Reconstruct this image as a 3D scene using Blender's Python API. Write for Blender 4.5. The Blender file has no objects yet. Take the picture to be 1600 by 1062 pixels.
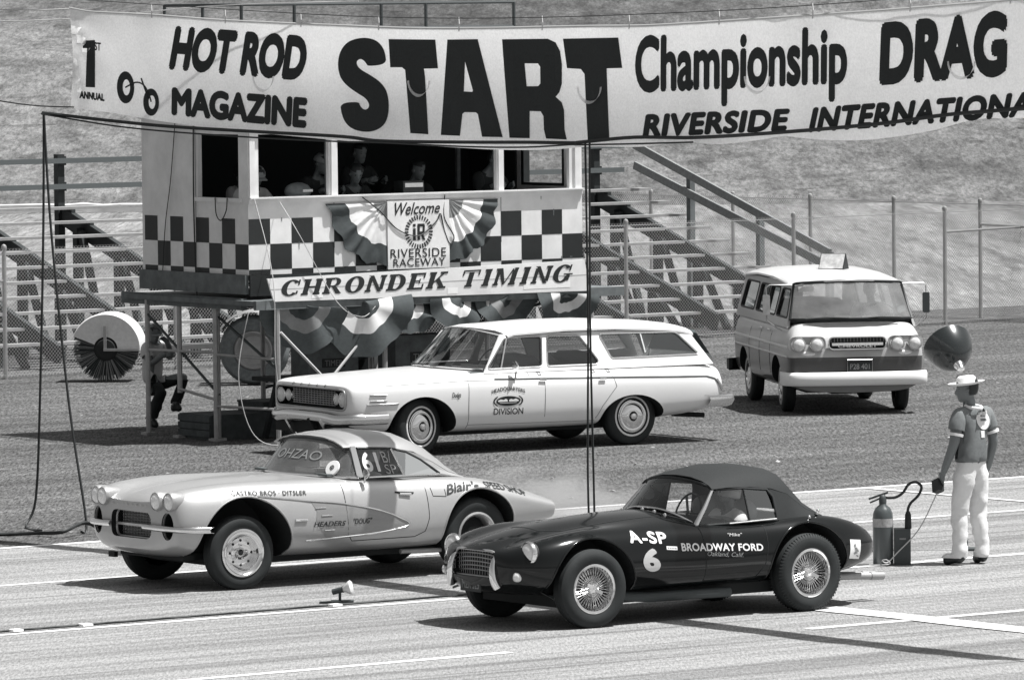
import bpy, bmesh, math, random
from mathutils import Vector, Matrix, noise
from mathutils.bvhtree import BVHTree
R = math.radians
random.seed(7)
scene = bpy.context.scene
col = scene.collection

# ------------------------------------------------------------------ camera, sky, sun, exposure
PITCH, ROLL = 0.05246, -0.01048
fw = Vector((0, math.cos(PITCH), -math.sin(PITCH))); rt0 = Vector((1, 0, 0)); up0 = rt0.cross(fw)
rt = rt0 * math.cos(ROLL) + up0 * math.sin(ROLL); up = up0 * math.cos(ROLL) - rt0 * math.sin(ROLL)
cam_d = bpy.data.cameras.new('camera'); cam = bpy.data.objects.new('camera', cam_d); col.objects.link(cam)
m3 = Matrix((rt, up, -fw)).transposed()
cam.matrix_world = Matrix.Translation((0, 0, 5.26195)) @ m3.to_4x4()
cam_d.sensor_width = 36; cam_d.lens = 225.0; cam_d.clip_start = 1.0; cam_d.clip_end = 4000
scene.camera = cam
SUN_DIR = Vector((0.40, -0.025, 1.0)).normalized()      # towards the sun
sun_el = math.asin(SUN_DIR.z); sun_az = math.atan2(SUN_DIR.x, SUN_DIR.y)
w = bpy.data.worlds.new("World"); scene.world = w; w.use_nodes = True
nt = w.node_tree; nt.nodes.clear()
sky = nt.nodes.new('ShaderNodeTexSky'); sky.sky_type = 'NISHITA'; sky.sun_disc = False
sky.sun_elevation = sun_el; sky.sun_rotation = sun_az; sky.dust_density = 2.5; sky.air_density = 1.2
bw = nt.nodes.new('ShaderNodeRGBToBW'); bg = nt.nodes.new('ShaderNodeBackground'); wo = nt.nodes.new('ShaderNodeOutputWorld')
bg.inputs['Strength'].default_value = 0.075
nt.links.new(sky.outputs[0], bw.inputs[0]); nt.links.new(bw.outputs[0], bg.inputs['Color']); nt.links.new(bg.outputs[0], wo.inputs[0])
sl = bpy.data.lights.new('sun', 'SUN'); sl.energy = 4.8; sl.angle = R(0.53); sl.color = (1, 0.995, 0.985)
so = bpy.data.objects.new('sun', sl); col.objects.link(so)
so.rotation_euler = SUN_DIR.to_track_quat('Z', 'Y').to_euler()
scene.view_settings.view_transform = 'Standard'; scene.view_settings.look = 'None'
scene.view_settings.exposure = 0.62; scene.view_settings.gamma = 1.0
try:
    scene.cycles.max_bounces = 8; scene.cycles.transparent_max_bounces = 16
    scene.cycles.caustics_reflective = False; scene.cycles.caustics_refractive = False
except Exception: pass

# ------------------------------------------------------------------ materials (black-and-white photograph: greys with a trace of cold tone in the darks)
MATS = {}
def grey(v):
    k = min(1.0, max(0.0, (0.25 - v) / 0.25))
    return (v * (1 - 0.16 * k), v * (1 + 0.02 * k), v * (1 + 0.06 * k), 1)
def mat(name, v, rough=0.6, metal=0.0, coat=0.0, spec=0.5, noise_amp=0.0, noise_scale=20.0, bump=0.0, bump_scale=200.0, trans=0.0):
    if name in MATS: return MATS[name]
    m = bpy.data.materials.new(name); m.use_nodes = True; n = m.node_tree.nodes; l = m.node_tree.links
    b = n['Principled BSDF']
    b.inputs['Base Color'].default_value = grey(v); b.inputs['Roughness'].default_value = rough
    b.inputs['Metallic'].default_value = metal; b.inputs['Coat Weight'].default_value = coat; b.inputs['Coat Roughness'].default_value = 0.06
    b.inputs['Specular IOR Level'].default_value = spec
    if trans: b.inputs['Transmission Weight'].default_value = trans
    tc = n.new('ShaderNodeTexCoord')
    if noise_amp:
        nz = n.new('ShaderNodeTexNoise'); nz.inputs['Scale'].default_value = noise_scale; nz.inputs['Detail'].default_value = 6; nz.inputs['Roughness'].default_value = 0.65
        mr = n.new('ShaderNodeMapRange'); mr.inputs[1].default_value = 0.3; mr.inputs[2].default_value = 0.7
        mr.inputs[3].default_value = 1 - noise_amp; mr.inputs[4].default_value = 1 + noise_amp
        mx = n.new('ShaderNodeMix'); mx.data_type = 'RGBA'; mx.blend_type = 'MULTIPLY'; mx.inputs[0].default_value = 1
        mx.inputs[6].default_value = grey(v)
        l.new(tc.outputs['Object'], nz.inputs['Vector']); l.new(nz.outputs['Fac'], mr.inputs[0]); l.new(mr.outputs[0], mx.inputs[7]); l.new(mx.outputs[2], b.inputs['Base Color'])
    if bump:
        n2 = n.new('ShaderNodeTexNoise'); n2.inputs['Scale'].default_value = bump_scale; n2.inputs['Detail'].default_value = 3
        bp = n.new('ShaderNodeBump'); bp.inputs['Strength'].default_value = bump; bp.inputs['Distance'].default_value = 0.01
        l.new(tc.outputs['Object'], n2.inputs['Vector']); l.new(n2.outputs['Fac'], bp.inputs['Height']); l.new(bp.outputs[0], b.inputs['Normal'])
    MATS[name] = m
    return m
def glass_mat(name, tint=0.7, refl=0.16, haze=0.0):
    if name in MATS: return MATS[name]
    m = bpy.data.materials.new(name); m.use_nodes = True; n = m.node_tree.nodes; l = m.node_tree.links
    n.clear(); out = n.new('ShaderNodeOutputMaterial'); t = n.new('ShaderNodeBsdfTransparent'); g = n.new('ShaderNodeBsdfGlossy'); mx = n.new('ShaderNodeMixShader'); fr = n.new('ShaderNodeFresnel')
    fr.inputs['IOR'].default_value = 1.5
    t.inputs['Color'].default_value = (tint, tint, tint, 1); g.inputs['Roughness'].default_value = 0.03; g.inputs['Color'].default_value = (0.9, 0.92, 0.92, 1)
    ad = n.new('ShaderNodeMath'); ad.operation = 'ADD'; ad.inputs[1].default_value = refl * 0.5; ad.use_clamp = True
    l.new(fr.outputs[0], ad.inputs[0]); l.new(ad.outputs[0], mx.inputs[0]); l.new(t.outputs[0], mx.inputs[1]); l.new(g.outputs[0], mx.inputs[2]); last = mx
    if haze:  # pale haze put into the glass colour to lighten it
        d_ = n.new('ShaderNodeBsdfDiffuse'); d_.inputs['Color'].default_value = (.55, .55, .55, 1); m2 = n.new('ShaderNodeMixShader'); z = n.new('ShaderNodeTexNoise'); z.inputs['Scale'].default_value = 3.5; z.inputs['Detail'].default_value = 6; mr = n.new('ShaderNodeMapRange')
        for i, v in enumerate((.3, .7, haze * .5, haze * 1.5)): mr.inputs[i + 1].default_value = v
        l.new(n.new('ShaderNodeTexCoord').outputs['Object'], z.inputs['Vector']); l.new(z.outputs['Fac'], mr.inputs[0]); l.new(mr.outputs[0], m2.inputs[0]); l.new(mx.outputs[0], m2.inputs[1]); l.new(d_.outputs[0], m2.inputs[2]); last = m2
    l.new(last.outputs[0], out.inputs[0])
    MATS[name] = m
    return m
M_black = mat('black_car_paint', 0.005, 0.10, spec=0.42)
M_silver = mat('silver_car_paint', 0.43, 0.36, metal=0.45, coat=0.5, noise_amp=0.04, noise_scale=3)
M_silver_d = mat('grey_cove_paint', 0.27, 0.35, metal=0.3, coat=0.5)
M_white = mat('white_car_paint', 0.82, 0.3, coat=0.6, noise_amp=0.02, noise_scale=2)
M_chrome = mat('chrome', 0.82, 0.13, metal=1.0)
M_steel = mat('dull_steel', 0.5, 0.42, metal=0.8, noise_amp=0.15, noise_scale=12)
M_rubber = mat('tyre_rubber', 0.016, 0.75, noise_amp=0.25, noise_scale=9)
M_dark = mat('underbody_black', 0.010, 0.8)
M_inner = mat('interior_dark', 0.10, 0.7)
M_seat = mat('seat_vinyl', 0.22, 0.5)
M_canvas_d = mat('dark_convertible_canvas', 0.011, 0.8, noise_amp=0.2, noise_scale=40, bump=0.15, bump_scale=300)
M_glass = glass_mat('car_glass', 0.96, 0.10)
M_plexi = glass_mat('plexiglass', 0.93, 0.16)
M_lens = mat('headlamp_lens', 0.75, 0.12, coat=1.0, noise_amp=0.12, noise_scale=60)
M_ink = mat('black_sign_paint', 0.012, 0.55)
M_inkw = mat('white_lettering_paint', 0.82, 0.55)
M_inkg = mat('grey_lettering_paint', 0.22, 0.6)
M_wallw = mat('white_painted_plywood', 0.72, 0.65, noise_amp=0.13, noise_scale=2.5, bump=0.08, bump_scale=120)
M_check = mat('black_painted_plywood', 0.012, 0.6, noise_amp=0.2, noise_scale=8)
M_board = mat('weathered_grey_board', 0.13, 0.8, noise_amp=0.3, noise_scale=6)
M_pipe = mat('galvanised_pipe', 0.36, 0.5, metal=0.35, noise_amp=0.15, noise_scale=8)
M_pipe_d = mat('dark_iron_pipe', 0.05, 0.6)
M_tarp = mat('banner_canvas', 0.72, 0.85, noise_amp=0.05, noise_scale=60, bump=0.1, bump_scale=50)
M_flagd = mat('dark_bunting_cloth', 0.055, 0.85, noise_amp=0.15, noise_scale=20)
M_flagm = mat('mid_bunting_cloth', 0.22, 0.85, noise_amp=0.1, noise_scale=20)
M_flagw = mat('white_bunting_cloth', 0.72, 0.85, noise_amp=0.05, noise_scale=20)
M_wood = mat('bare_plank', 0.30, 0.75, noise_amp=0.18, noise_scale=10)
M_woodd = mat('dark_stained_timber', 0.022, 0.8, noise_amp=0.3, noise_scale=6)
M_cable = mat('black_cable', 0.012, 0.6)
M_cord = mat('pale_cord', 0.5, 0.7)
M_skin = mat('skin', 0.17, 0.5)
M_skind = mat('tanned_skin', 0.16, 0.5)
M_hair = mat('dark_hair', 0.014, 0.6)
M_white_cloth = mat('white_cotton', 0.74, 0.85, noise_amp=0.05, noise_scale=15, bump=0.3, bump_scale=25)
M_grey_cloth = mat('grey_shirt_cloth', 0.17, 0.85, noise_amp=0.15, noise_scale=25)
M_lite_cloth = mat('light_shirt_cloth', 0.34, 0.85, noise_amp=0.08, noise_scale=20)
M_dark_cloth = mat('dark_trouser_cloth', 0.016, 0.9)
M_shoe = mat('dark_shoe_leather', 0.02, 0.5)

# ------------------------------------------------------------------ helpers
class G:
    """collects shapes into one mesh"""
    def __init__(s): s.v = []; s.f = []; s.m = []
    def add(s, verts, faces, mi=0):
        o = len(s.v); s.v += [tuple(p) for p in verts]
        for f in faces: s.f.append([i + o for i in f]); s.m.append(mi)
    def box(s, c, d, rz=0, mi=0, M=None):
        h = [x / 2 for x in d]; vs = [Vector((x * h[0], y * h[1], z * h[2])) for x in (-1, 1) for y in (-1, 1) for z in (-1, 1)]
        X = M if M else Matrix.Rotation(rz, 3, 'Z')
        s.add([X @ v + Vector(c) for v in vs], [(0, 1, 3, 2), (4, 6, 7, 5), (0, 4, 5, 1), (2, 3, 7, 6), (0, 2, 6, 4), (1, 5, 7, 3)], mi)
    def bar(s, p, q, wd, h, upv=(0, 0, 1), mi=0):
        p = Vector(p); q = Vector(q); t = (q - p).normalized(); u = Vector(upv); sd = t.cross(u)
        if sd.length < 1e-4: sd = t.cross(Vector((1, 0, 0)))
        sd.normalize(); u = sd.cross(t)
        vs = [b + sd * (a * wd / 2) + u * (c * h / 2) for b in (p, q) for a, c in ((-1, -1), (1, -1), (1, 1), (-1, 1))]
        s.add(vs, [(3, 2, 1, 0), (4, 5, 6, 7), (0, 1, 5, 4), (1, 2, 6, 5), (2, 3, 7, 6), (3, 0, 4, 7)], mi)
    def tube(s, pts, r, n=8, closed=False, mi=0):
        pts = [Vector(p) for p in pts]; k = len(pts); rs = r if isinstance(r, (list, tuple)) else [r] * k
        vs = []; prev = None
        for i, p in enumerate(pts):
            a = pts[(i - 1) % k] if (closed or i > 0) else p; b = pts[(i + 1) % k] if (closed or i < k - 1) else p
            t = (b - a).normalized() if (b - a).length > 1e-9 else Vector((0, 0, 1))
            if prev is None:
                u = t.cross(Vector((0, 0, 1)))
                if u.length < 1e-3: u = t.cross(Vector((1, 0, 0)))
            else: u = prev - t * prev.dot(t)
            if u.length < 1e-6: u = t.orthogonal()
            u.normalize(); prev = u; w_ = t.cross(u)
            vs += [p + (u * math.cos(2 * math.pi * j / n) + w_ * math.sin(2 * math.pi * j / n)) * rs[i] for j in range(n)]
        fs = []
        for i in range(k if closed else k - 1):
            i2 = (i + 1) % k
            fs += [(i * n + j, i * n + (j + 1) % n, i2 * n + (j + 1) % n, i2 * n + j) for j in range(n)]
        if not closed: fs += [tuple(range(n))[::-1], tuple(range((k - 1) * n, k * n))]
        s.add(vs, fs, mi)
    def lathe(s, prof, c=(0, 0, 0), axis='Y', n=40, a0=0, a1=2 * math.pi, sy=1.0, mi=0):
        """prof: (radius, offset along the axis)"""
        full = abs(a1 - a0 - 2 * math.pi) < 1e-6; cnt = n if full else n + 1; vs = []
        for (r_, o) in prof:
            for j in range(cnt):
                a = a0 + (a1 - a0) * j / n; ca = math.cos(a) * r_; sa = math.sin(a) * r_
                p = {'Y': (ca, o, sa), 'X': (o, ca, sa), 'Z': (ca, sa, o)}[axis]
                vs.append((p[0] + c[0], p[1] + c[1], p[2] * sy + c[2]))
        fs = []
        for i in range(len(prof) - 1):
            for j in range(n):
                j2 = (j + 1) % cnt; fs.append((i * cnt + j, i * cnt + j2, (i + 1) * cnt + j2, (i + 1) * cnt + j))
        s.add(vs, fs, mi)
    def grid(s, rows, mi=0, closed=False):
        n = len(rows[0]); vs = [p for r_ in rows for p in r_]; fs = []
        for i in range(len(rows) - 1):
            for j in range(n if closed else n - 1):
                fs.append((i * n + j, i * n + (j + 1) % n, (i + 1) * n + (j + 1) % n, (i + 1) * n + j))
        s.add(vs, fs, mi)
    def slab(s, loops, fn, t, mi=0):
        """flat outline with holes given in (u,v), placed with fn(u,v,depth), with thickness t"""
        vs, fs, = poly2d(loops)
        n = len(vs)
        P = [fn(u, v, 0) for u, v in vs] + [fn(u, v, t) for u, v in vs]
        F = [list(f) for f in fs] + [[i + n for i in f[::-1]] for f in fs]
        cnt = {}
        for f in fs:
            for i in range(len(f)):
                e = (f[i], f[(i + 1) % len(f)]); cnt[e] = 1
        for (a, b) in list(cnt):
            if (b, a) not in cnt: F.append([b, a, a + n, b + n])
        s.add(P, F, mi)
    def build(s, name, mats, parent=None, smooth=None, sub=0, solid=0):
        me = bpy.data.meshes.new(name); me.from_pydata(s.v, [], s.f); me.validate()
        ml = mats if isinstance(mats, (list, tuple)) else [mats]
        for m in ml: me.materials.append(m)
        if len(ml) > 1 and len(me.polygons) == len(s.m): me.polygons.foreach_set('material_index', s.m)
        bm = bmesh.new(); bm.from_mesh(me); bmesh.ops.recalc_face_normals(bm, faces=bm.faces); bm.to_mesh(me); bm.free()
        ob = bpy.data.objects.new(name, me); col.objects.link(ob)
        if sub or solid:
            if solid:
                so_ = ob.modifiers.new('s', 'SOLIDIFY'); so_.thickness = solid; so_.offset = 0
            if sub:
                sb = ob.modifiers.new('s', 'SUBSURF'); sb.levels = sub; sb.render_levels = sub
            bake(ob)
        if smooth is not None: shade(ob, smooth)
        if parent: ob.parent = parent
        return ob
def bake(ob):
    dg = bpy.context.evaluated_depsgraph_get(); dg.update()
    me = bpy.data.meshes.new_from_object(ob.evaluated_get(dg)); old = ob.data
    ob.modifiers.clear(); ob.data = me; me.name = old.name; bpy.data.meshes.remove(old)
def shade(ob, ang=35):
    me = ob.data; me.polygons.foreach_set('use_smooth', [True] * len(me.polygons)); me.set_sharp_from_angle(angle=R(ang))
def thing(name, label, cat, loc=(0, 0, 0), rz=0, group=None):
    o = bpy.data.objects.new(name, None); col.objects.link(o); o.location = loc; o.rotation_euler = (0, 0, rz); o.empty_display_size = 0.2
    return tag(o, label, cat, group)
def tag(o, label=None, cat=None, group=None, kind=None):
    if label: o['label'] = label
    if cat: o['category'] = cat
    if group: o['group'] = group
    if kind: o['kind'] = kind
    return o
def signed_area(l): return sum(l[i][0] * l[(i + 1) % len(l)][1] - l[(i + 1) % len(l)][0] * l[i][1] for i in range(len(l))) / 2
def poly2d(loops):
    cu = bpy.data.curves.new('t', 'CURVE'); cu.dimensions = '2D'; cu.fill_mode = 'FRONT'
    for lp in loops:
        sp = cu.splines.new('POLY'); sp.points.add(len(lp) - 1); sp.use_cyclic_u = True
        for i, (x, y) in enumerate(lp): sp.points[i].co = (x, y, 0, 1)
    ob = bpy.data.objects.new('t', cu); col.objects.link(ob); r_ = curve_mesh(ob); bpy.data.objects.remove(ob); bpy.data.curves.remove(cu)
    return r_
def curve_mesh(ob):
    dg = bpy.context.evaluated_depsgraph_get(); dg.update(); me = bpy.data.meshes.new_from_object(ob.evaluated_get(dg))
    bm = bmesh.new(); bm.from_mesh(me); bmesh.ops.remove_doubles(bm, verts=bm.verts, dist=1e-6)
    bm.verts.index_update()
    vs = [(v.co.x, v.co.y) for v in bm.verts]; fs = []
    for f in bm.faces:
        ids = [v.index for v in f.verts]
        if f.normal.z < 0: ids.reverse()
        fs.append(ids)
    bm.free(); bpy.data.meshes.remove(me)
    return vs, fs
def text2d(body, bold=0.0, shear=0.0, space=1.0):
    """outline text scaled to the unit square"""
    cu = bpy.data.curves.new('t', 'FONT'); cu.body = body; cu.shear = shear; cu.space_character = space; cu.fill_mode = 'FRONT'; cu.resolution_u = 5
    ob = bpy.data.objects.new('t', cu); col.objects.link(ob); vs, fs = curve_mesh(ob); bpy.data.objects.remove(ob); bpy.data.curves.remove(cu)
    if bold <= 0: vs, fs = unit(vs, fs); return [(x, y, 0) for x, y in vs], fs
    V = []; F = []                         # heavier weight: the outline laid over itself, each layer a hair further out
    offs = [(0, 0)] + [(rr * math.cos(a * math.pi / 4), rr * math.sin(a * math.pi / 4)) for rr in ((.5, 1) if bold > .03 else (1,)) for a in range(8)]
    for k, (dx, dy) in enumerate(offs):
        o = len(V); V += [(x + dx * bold, y + dy * bold, k) for x, y in vs]; F += [[i + o for i in f] for f in fs]
    u, F = unit([v[:2] for v in V], F); return [(a[0], a[1], v[2]) for a, v in zip(u, V)], F
def unit(vs, fs):
    x0 = min(v[0] for v in vs); x1 = max(v[0] for v in vs); y0 = min(v[1] for v in vs); y1 = max(v[1] for v in vs)
    return [((x - x0) / (x1 - x0), (y - y0) / (y1 - y0)) for x, y in vs], fs
def cut2d(vs, fs, nu=0, nv=0):
    """cut a flat mesh into strips so that it can follow a curved surface"""
    bm = bmesh.new(); bv = [bm.verts.new((v[0], v[1], (v[2] if len(v) > 2 else 0))) for v in vs]
    for f in fs:
        try: bm.faces.new([bv[i] for i in f])
        except ValueError: pass
    for k, ax in ((nu, 0), (nv, 1)):
        for i in range(1, k):
            no = (1, 0, 0) if ax == 0 else (0, 1, 0); co = (i / k, 0, 0) if ax == 0 else (0, i / k, 0)
            bmesh.ops.bisect_plane(bm, geom=bm.verts[:] + bm.edges[:] + bm.faces[:], plane_co=co, plane_no=no, dist=1e-6)
    bm.verts.index_update(); r_ = ([(v.co.x, v.co.y) + ((round(v.co.z),) if vs and len(vs[0]) > 2 else ()) for v in bm.verts], [[v.index for v in f.verts] for f in bm.faces]); bm.free()
    return r_
def quadmap(q):
    """q: TL, TR, BR, BL in 2D -> bilinear map of the unit square"""
    tl, tr, br, bl = q
    return lambda u, v: tuple(bl[i] * (1 - u) * (1 - v) + br[i] * u * (1 - v) + tl[i] * (1 - u) * v + tr[i] * u * v for i in (0, 1))
def circle(cx, cy, r, n=24, ry=None, a0=0):
    return [(cx + r * math.cos(a0 + 2 * math.pi * i / n), cy + (ry or r) * math.sin(a0 + 2 * math.pi * i / n)) for i in range(n)]
def rrect(x0, y0, x1, y1, r, n=4):
    o = []
    for cx, cy, a in ((x1 - r, y0 + r, -90), (x1 - r, y1 - r, 0), (x0 + r, y1 - r, 90), (x0 + r, y0 + r, 180)):
        o += [(cx + r * math.cos(R(a + 90 * i / n)), cy + r * math.sin(R(a + 90 * i / n))) for i in range(n + 1)]
    return o
def rpoly(pts, r, n=4):
    """polygon with rounded corners"""
    o = []; k = len(pts)
    for i in range(k):
        p = Vector(pts[i]); a = (Vector(pts[i - 1]) - p); b = (Vector(pts[(i + 1) % k]) - p)
        rr = min(r, a.length * .45, b.length * .45); a = p + a.normalized() * rr; b = p + b.normalized() * rr
        for j in range(n + 1):
            t = j / n; q = a * (1 - t) ** 2 + p * 2 * t * (1 - t) + b * t * t; o.append((q.x, q.y))
    return o
def lerp(a, b, t): return tuple(a[i] + (b[i] - a[i]) * t for i in range(len(a)))
def catmull(pts, n=6):
    P = [Vector(p) for p in pts]; o = []
    for i in range(len(P) - 1):
        p0 = P[max(i - 1, 0)]; p1 = P[i]; p2 = P[i + 1]; p3 = P[min(i + 2, len(P) - 1)]
        for j in range(n):
            t = j / n
            o.append(tuple(.5 * ((2 * p1) + (p2 - p0) * t + (2 * p0 - 5 * p1 + 4 * p2 - p3) * t * t + (3 * p1 - p0 - 3 * p2 + p3) * t ** 3)))
    o.append(tuple(P[-1])); return o

# road frame: d runs along the strip (to the right and away), n across it (to the right and nearer)
RA = 0.64262
DV = Vector((math.cos(RA), math.sin(RA), 0)); NV = Vector((math.sin(RA), -math.cos(RA), 0))
def RW(d, n, z=0.0):
    p = DV * d + NV * n; return (p.x, p.y, z)

# ------------------------------------------------------------------ ground materials
class NT:
    def __init__(s, name):
        s.m = bpy.data.materials.new(name); s.m.use_nodes = True; s.n = s.m.node_tree.nodes; s.l = s.m.node_tree.links; s.b = s.n['Principled BSDF']
        s.tc = s.n.new('ShaderNodeTexCoord').outputs['Object']; s.b.inputs['Specular IOR Level'].default_value = 0.25
    def mapping(s, scale, rot=0):
        if rot:                                  # turn to the compass axes first, then stretch
            m0 = s.n.new('ShaderNodeMapping'); m0.inputs['Rotation'].default_value = (0, 0, -rot); s.l.new(s.tc, m0.inputs[0]); m1 = s.n.new('ShaderNodeMapping'); m1.inputs['Scale'].default_value = scale; s.l.new(m0.outputs[0], m1.inputs[0]); return m1.outputs[0]
        mp = s.n.new('ShaderNodeMapping'); mp.inputs['Scale'].default_value = scale; mp.inputs['Rotation'].default_value = (0, 0, rot); s.l.new(s.tc, mp.inputs[0]); return mp.outputs[0]
    def noise(s, scale, vec=None, detail=5, rough=0.6, dist=0.0):
        z = s.n.new('ShaderNodeTexNoise'); z.inputs['Scale'].default_value = scale; z.inputs['Detail'].default_value = detail; z.inputs['Roughness'].default_value = rough; z.inputs['Distortion'].default_value = dist
        s.l.new(vec or s.tc, z.inputs['Vector']); return z.outputs['Fac']
    def rng(s, x, a, b, lo, hi):
        r_ = s.n.new('ShaderNodeMapRange'); s.l.new(x, r_.inputs[0])
        for i, v in enumerate((a, b, lo, hi)): r_.inputs[i + 1].default_value = v
        return r_.outputs[0]
    def math(s, op, a, b):
        k = s.n.new('ShaderNodeMath'); k.operation = op
        for i, x in enumerate((a, b)):
            if isinstance(x, (int, float)): k.inputs[i].default_value = x
            else: s.l.new(x, k.inputs[i])
        return k.outputs[0]
    def finish(s, val, rough=0.9, bump=None, bd=0.01, bs=0.5):
        c = s.n.new('ShaderNodeCombineColor')
        for i in range(3): s.l.new(val, c.inputs[i])
        s.l.new(c.outputs[0], s.b.inputs['Base Color'])
        if isinstance(rough, float): s.b.inputs['Roughness'].default_value = rough
        if bump is not None:
            k = s.n.new('ShaderNodeBump'); k.inputs['Distance'].default_value = bd; k.inputs['Strength'].default_value = bs
            s.l.new(bump, k.inputs['Height']); s.l.new(k.outputs[0], s.b.inputs['Normal'])
        return s.m
t = NT('oiled_dirt')
big = t.rng(t.noise(0.35, t.mapping((0.35, 1, 1))), .3, .7, .75, 1.25)
streak = t.rng(t.noise(1.4, t.mapping((0.06, 1.1, 1)), 5), .3, .7, .70, 1.30)
wv = lambda sc: t.mapping((sc, sc * .11, 1), -RA)
fine = t.rng(t.noise(30, wv(1), 2, .9), .32, .68, .28, 1.72)
mid = t.rng(t.noise(9, t.mapping((1, .2, 1), -RA), 3, .8), .3, .7, .78, 1.22)
peb = t.rng(t.noise(8, t.mapping((1, .25, 1), -RA), 2), .69, .75, 0.0, .16)
v = t.math('ADD', t.math('MULTIPLY', t.math('MULTIPLY', t.math('MULTIPLY', t.math('MULTIPLY', big, streak), mid), fine), 0.088), peb)
M_dirt = t.finish(v, 0.95, t.noise(14, None, 6, .7), .02, .5)
t = NT('strip_asphalt')  # grey asphalt with dark rubber streaks along the lanes
big = t.rng(t.noise(0.6, t.mapping((0.3, 1, 1))), .3, .7, .88, 1.12)
rub = t.rng(t.noise(1.3, t.mapping((0.03, 1.5, 1)), 5, .7), .46, .68, 1.0, .52)
rub2 = t.rng(t.noise(6, t.mapping((0.012, 1.2, 1)), 3, .7), .52, .68, 1.0, .66)
fine = t.rng(t.noise(48, t.mapping((1, .12, 1), -RA), 2, .9), .3, .7, .60, 1.40)
v = t.math('MULTIPLY', t.math('MULTIPLY', t.math('MULTIPLY', big, t.math('MULTIPLY', rub, rub2)), fine), 0.27)
M_asph = t.finish(v, 0.8, t.noise(60, None, 3, .7), .006, .5)
t = NT('dry_grass_hill')
def grassy(t, base, k, rot=0.0):
    t.mapping_ = t.mapping; t.mapping = lambda sc: t.mapping_(sc, rot)
    a1 = t.rng(t.noise(0.16, t.mapping((0.45, .22 * k, 1)), 6, .65, .6), .36, .64, .55, 1.38)
    a2 = t.rng(t.noise(1.3, t.mapping((.8, .30 * k, 1)), 5, .75, .3), .32, .68, .52, 1.46)
    a3 = t.rng(t.noise(8.5, t.mapping((1, .16 * k, 1)), 3, .9), .3, .7, .45, 1.55)
    pt = t.rng(t.noise(0.55, t.mapping((0.6, .5 * k, 1)), 5, .7), .66, .74, 0, .12)
    br = t.rng(t.noise(0.9, t.mapping((0.7, .5 * k, 1)), 6, .75, .8), .57, .68, 1, .48)
    v = t.math('MULTIPLY', t.math('ADD', t.math('MULTIPLY', t.math('MULTIPLY', t.math('MULTIPLY', a1, a2), a3), base), pt), br)
    return t.finish(v, 1.0)
M_hill = grassy(t, .104, 1.0)
M_field = grassy(NT('dry_weed_field'), .19, .22, -RA)
t = NT('pale_dirt_road')
M_pale = t.finish(t.math('MULTIPLY', t.rng(t.noise(1.5, t.mapping((.4, 1, 1)), 5), .3, .7, .4, 1.2), .62), 1.0)
t = NT('worn_road_paint')
M_line = t.finish(t.math('MULTIPLY', t.math('MULTIPLY', t.rng(t.noise(7, t.mapping((.3, 1, 1)), 5, .7), .3, .62, .72, 1.0), t.rng(t.noise(40, None, 2), .3, .7, .85, 1.12)), .72), 0.8)

# ------------------------------------------------------------------ ground, strip, markings, hill
def road_obj(name, g, m, z=0):
    ob = g.build(name, m); ob.rotation_euler = (0, 0, RA); ob.location = (0, 0, z); return ob
g = G(); g.add([(-2500, -800, 0), (3000, -800, 0), (3000, 3000, 0), (-2500, 3000, 0)], [(0, 1, 2, 3)])
tag(road_obj('ground', g, M_dirt), kind='structure')
g = G()
edge = [(x, 53.0 + 0.16 * noise.noise((x * .35, 3, 0)) + .05 * noise.noise((x * 2.1, 9, 0))) for x in [-30 + .5 * i for i in range(320)]]
g.grid([[(x, 20, 0) for x, y in edge], [(x, y, 0) for x, y in edge]])
tag(road_obj('drag_strip', g, M_asph, 0.004), kind='structure')
def stripe(name, d0, d1, n, wd, z=0.008, gaps=()):
    g = G(); k = max(2, int(abs(d1 - d0) / .5))
    g.grid([[(d0 + (d1 - d0) * i / k, -n - s_ * wd / 2 * (1 + .25 * noise.noise((i * 1.3, n, s_))), 0) for i in range(k + 1)] for s_ in (1, -1)])
    tag(road_obj(name, g, M_line, z), kind='structure')
stripe('lane_line', -10, 62, -45.55, .12); stripe('lane_line', 4, 31.0, -41.48, .12); stripe('lane_line', 34.0, 60, -41.32, .12)
stripe('lane_line', -10, 62, -49.45, .11); stripe('edge_line', -10, 80, -52.9, .14)
g = G(); g.grid([[(35.08 + .04 * noise.noise((y, 0, 0)), y, 0), (35.42 + .04 * noise.noise((y, 5, 0)), y, 0)] for y in [38 + .25 * i for i in range(20)]]); tag(road_obj('start_line', g, M_line, .012), kind='structure')
g = G(); g.grid([[(44.25, y, 0), (44.36, y, 0)] for y in (48, 49, 50, 51, 52.8)]); tag(road_obj('cross_line', g, M_line, .012), kind='structure')
# dry field behind the stands, hillside beyond it
g = G(); g.add([(-150, 82.5, .004), (150, 82.5, .004), (150, 300, .004), (-150, 300, .004)], [(0, 1, 2, 3)]); fo = road_obj('field', g, M_field); tag(fo, kind='structure')
g = G(); rows = []
for i in range(90):
    y = 160 + 2.2 * i + .035 * i * i; row = []
    for j in range(80):
        x = -160 + 4 * j
        h = max(0, y - 166 - 3 * noise.noise((x * .03, 2, 7))) * .125 + max(0, y - 168) / 20 * (.5 * noise.noise((x * .06, y * .05, 1)) + .2 * noise.noise((x * .2, y * .15, 4))) if y > 166 else -.1
        row.append((x, y, h - .02))
    rows.append(row)
g.grid(rows); hill = g.build('hillside', M_hill); shade(hill, 80); tag(hill, kind='structure')
g = G(); g.grid([[(-34 + .5 * i, 164.6 + dy, .02 + dz + .05 * noise.noise((i * .9, dz, 0))) for i in range(60)] for dy, dz in ((0, 0), (.02, .20), (.3, .22), (.3, 0))]); tag(g.build('roadside_wall', M_pale), 'long low white wall at the foot of the hill, left of the timing tower', 'wall')

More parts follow.
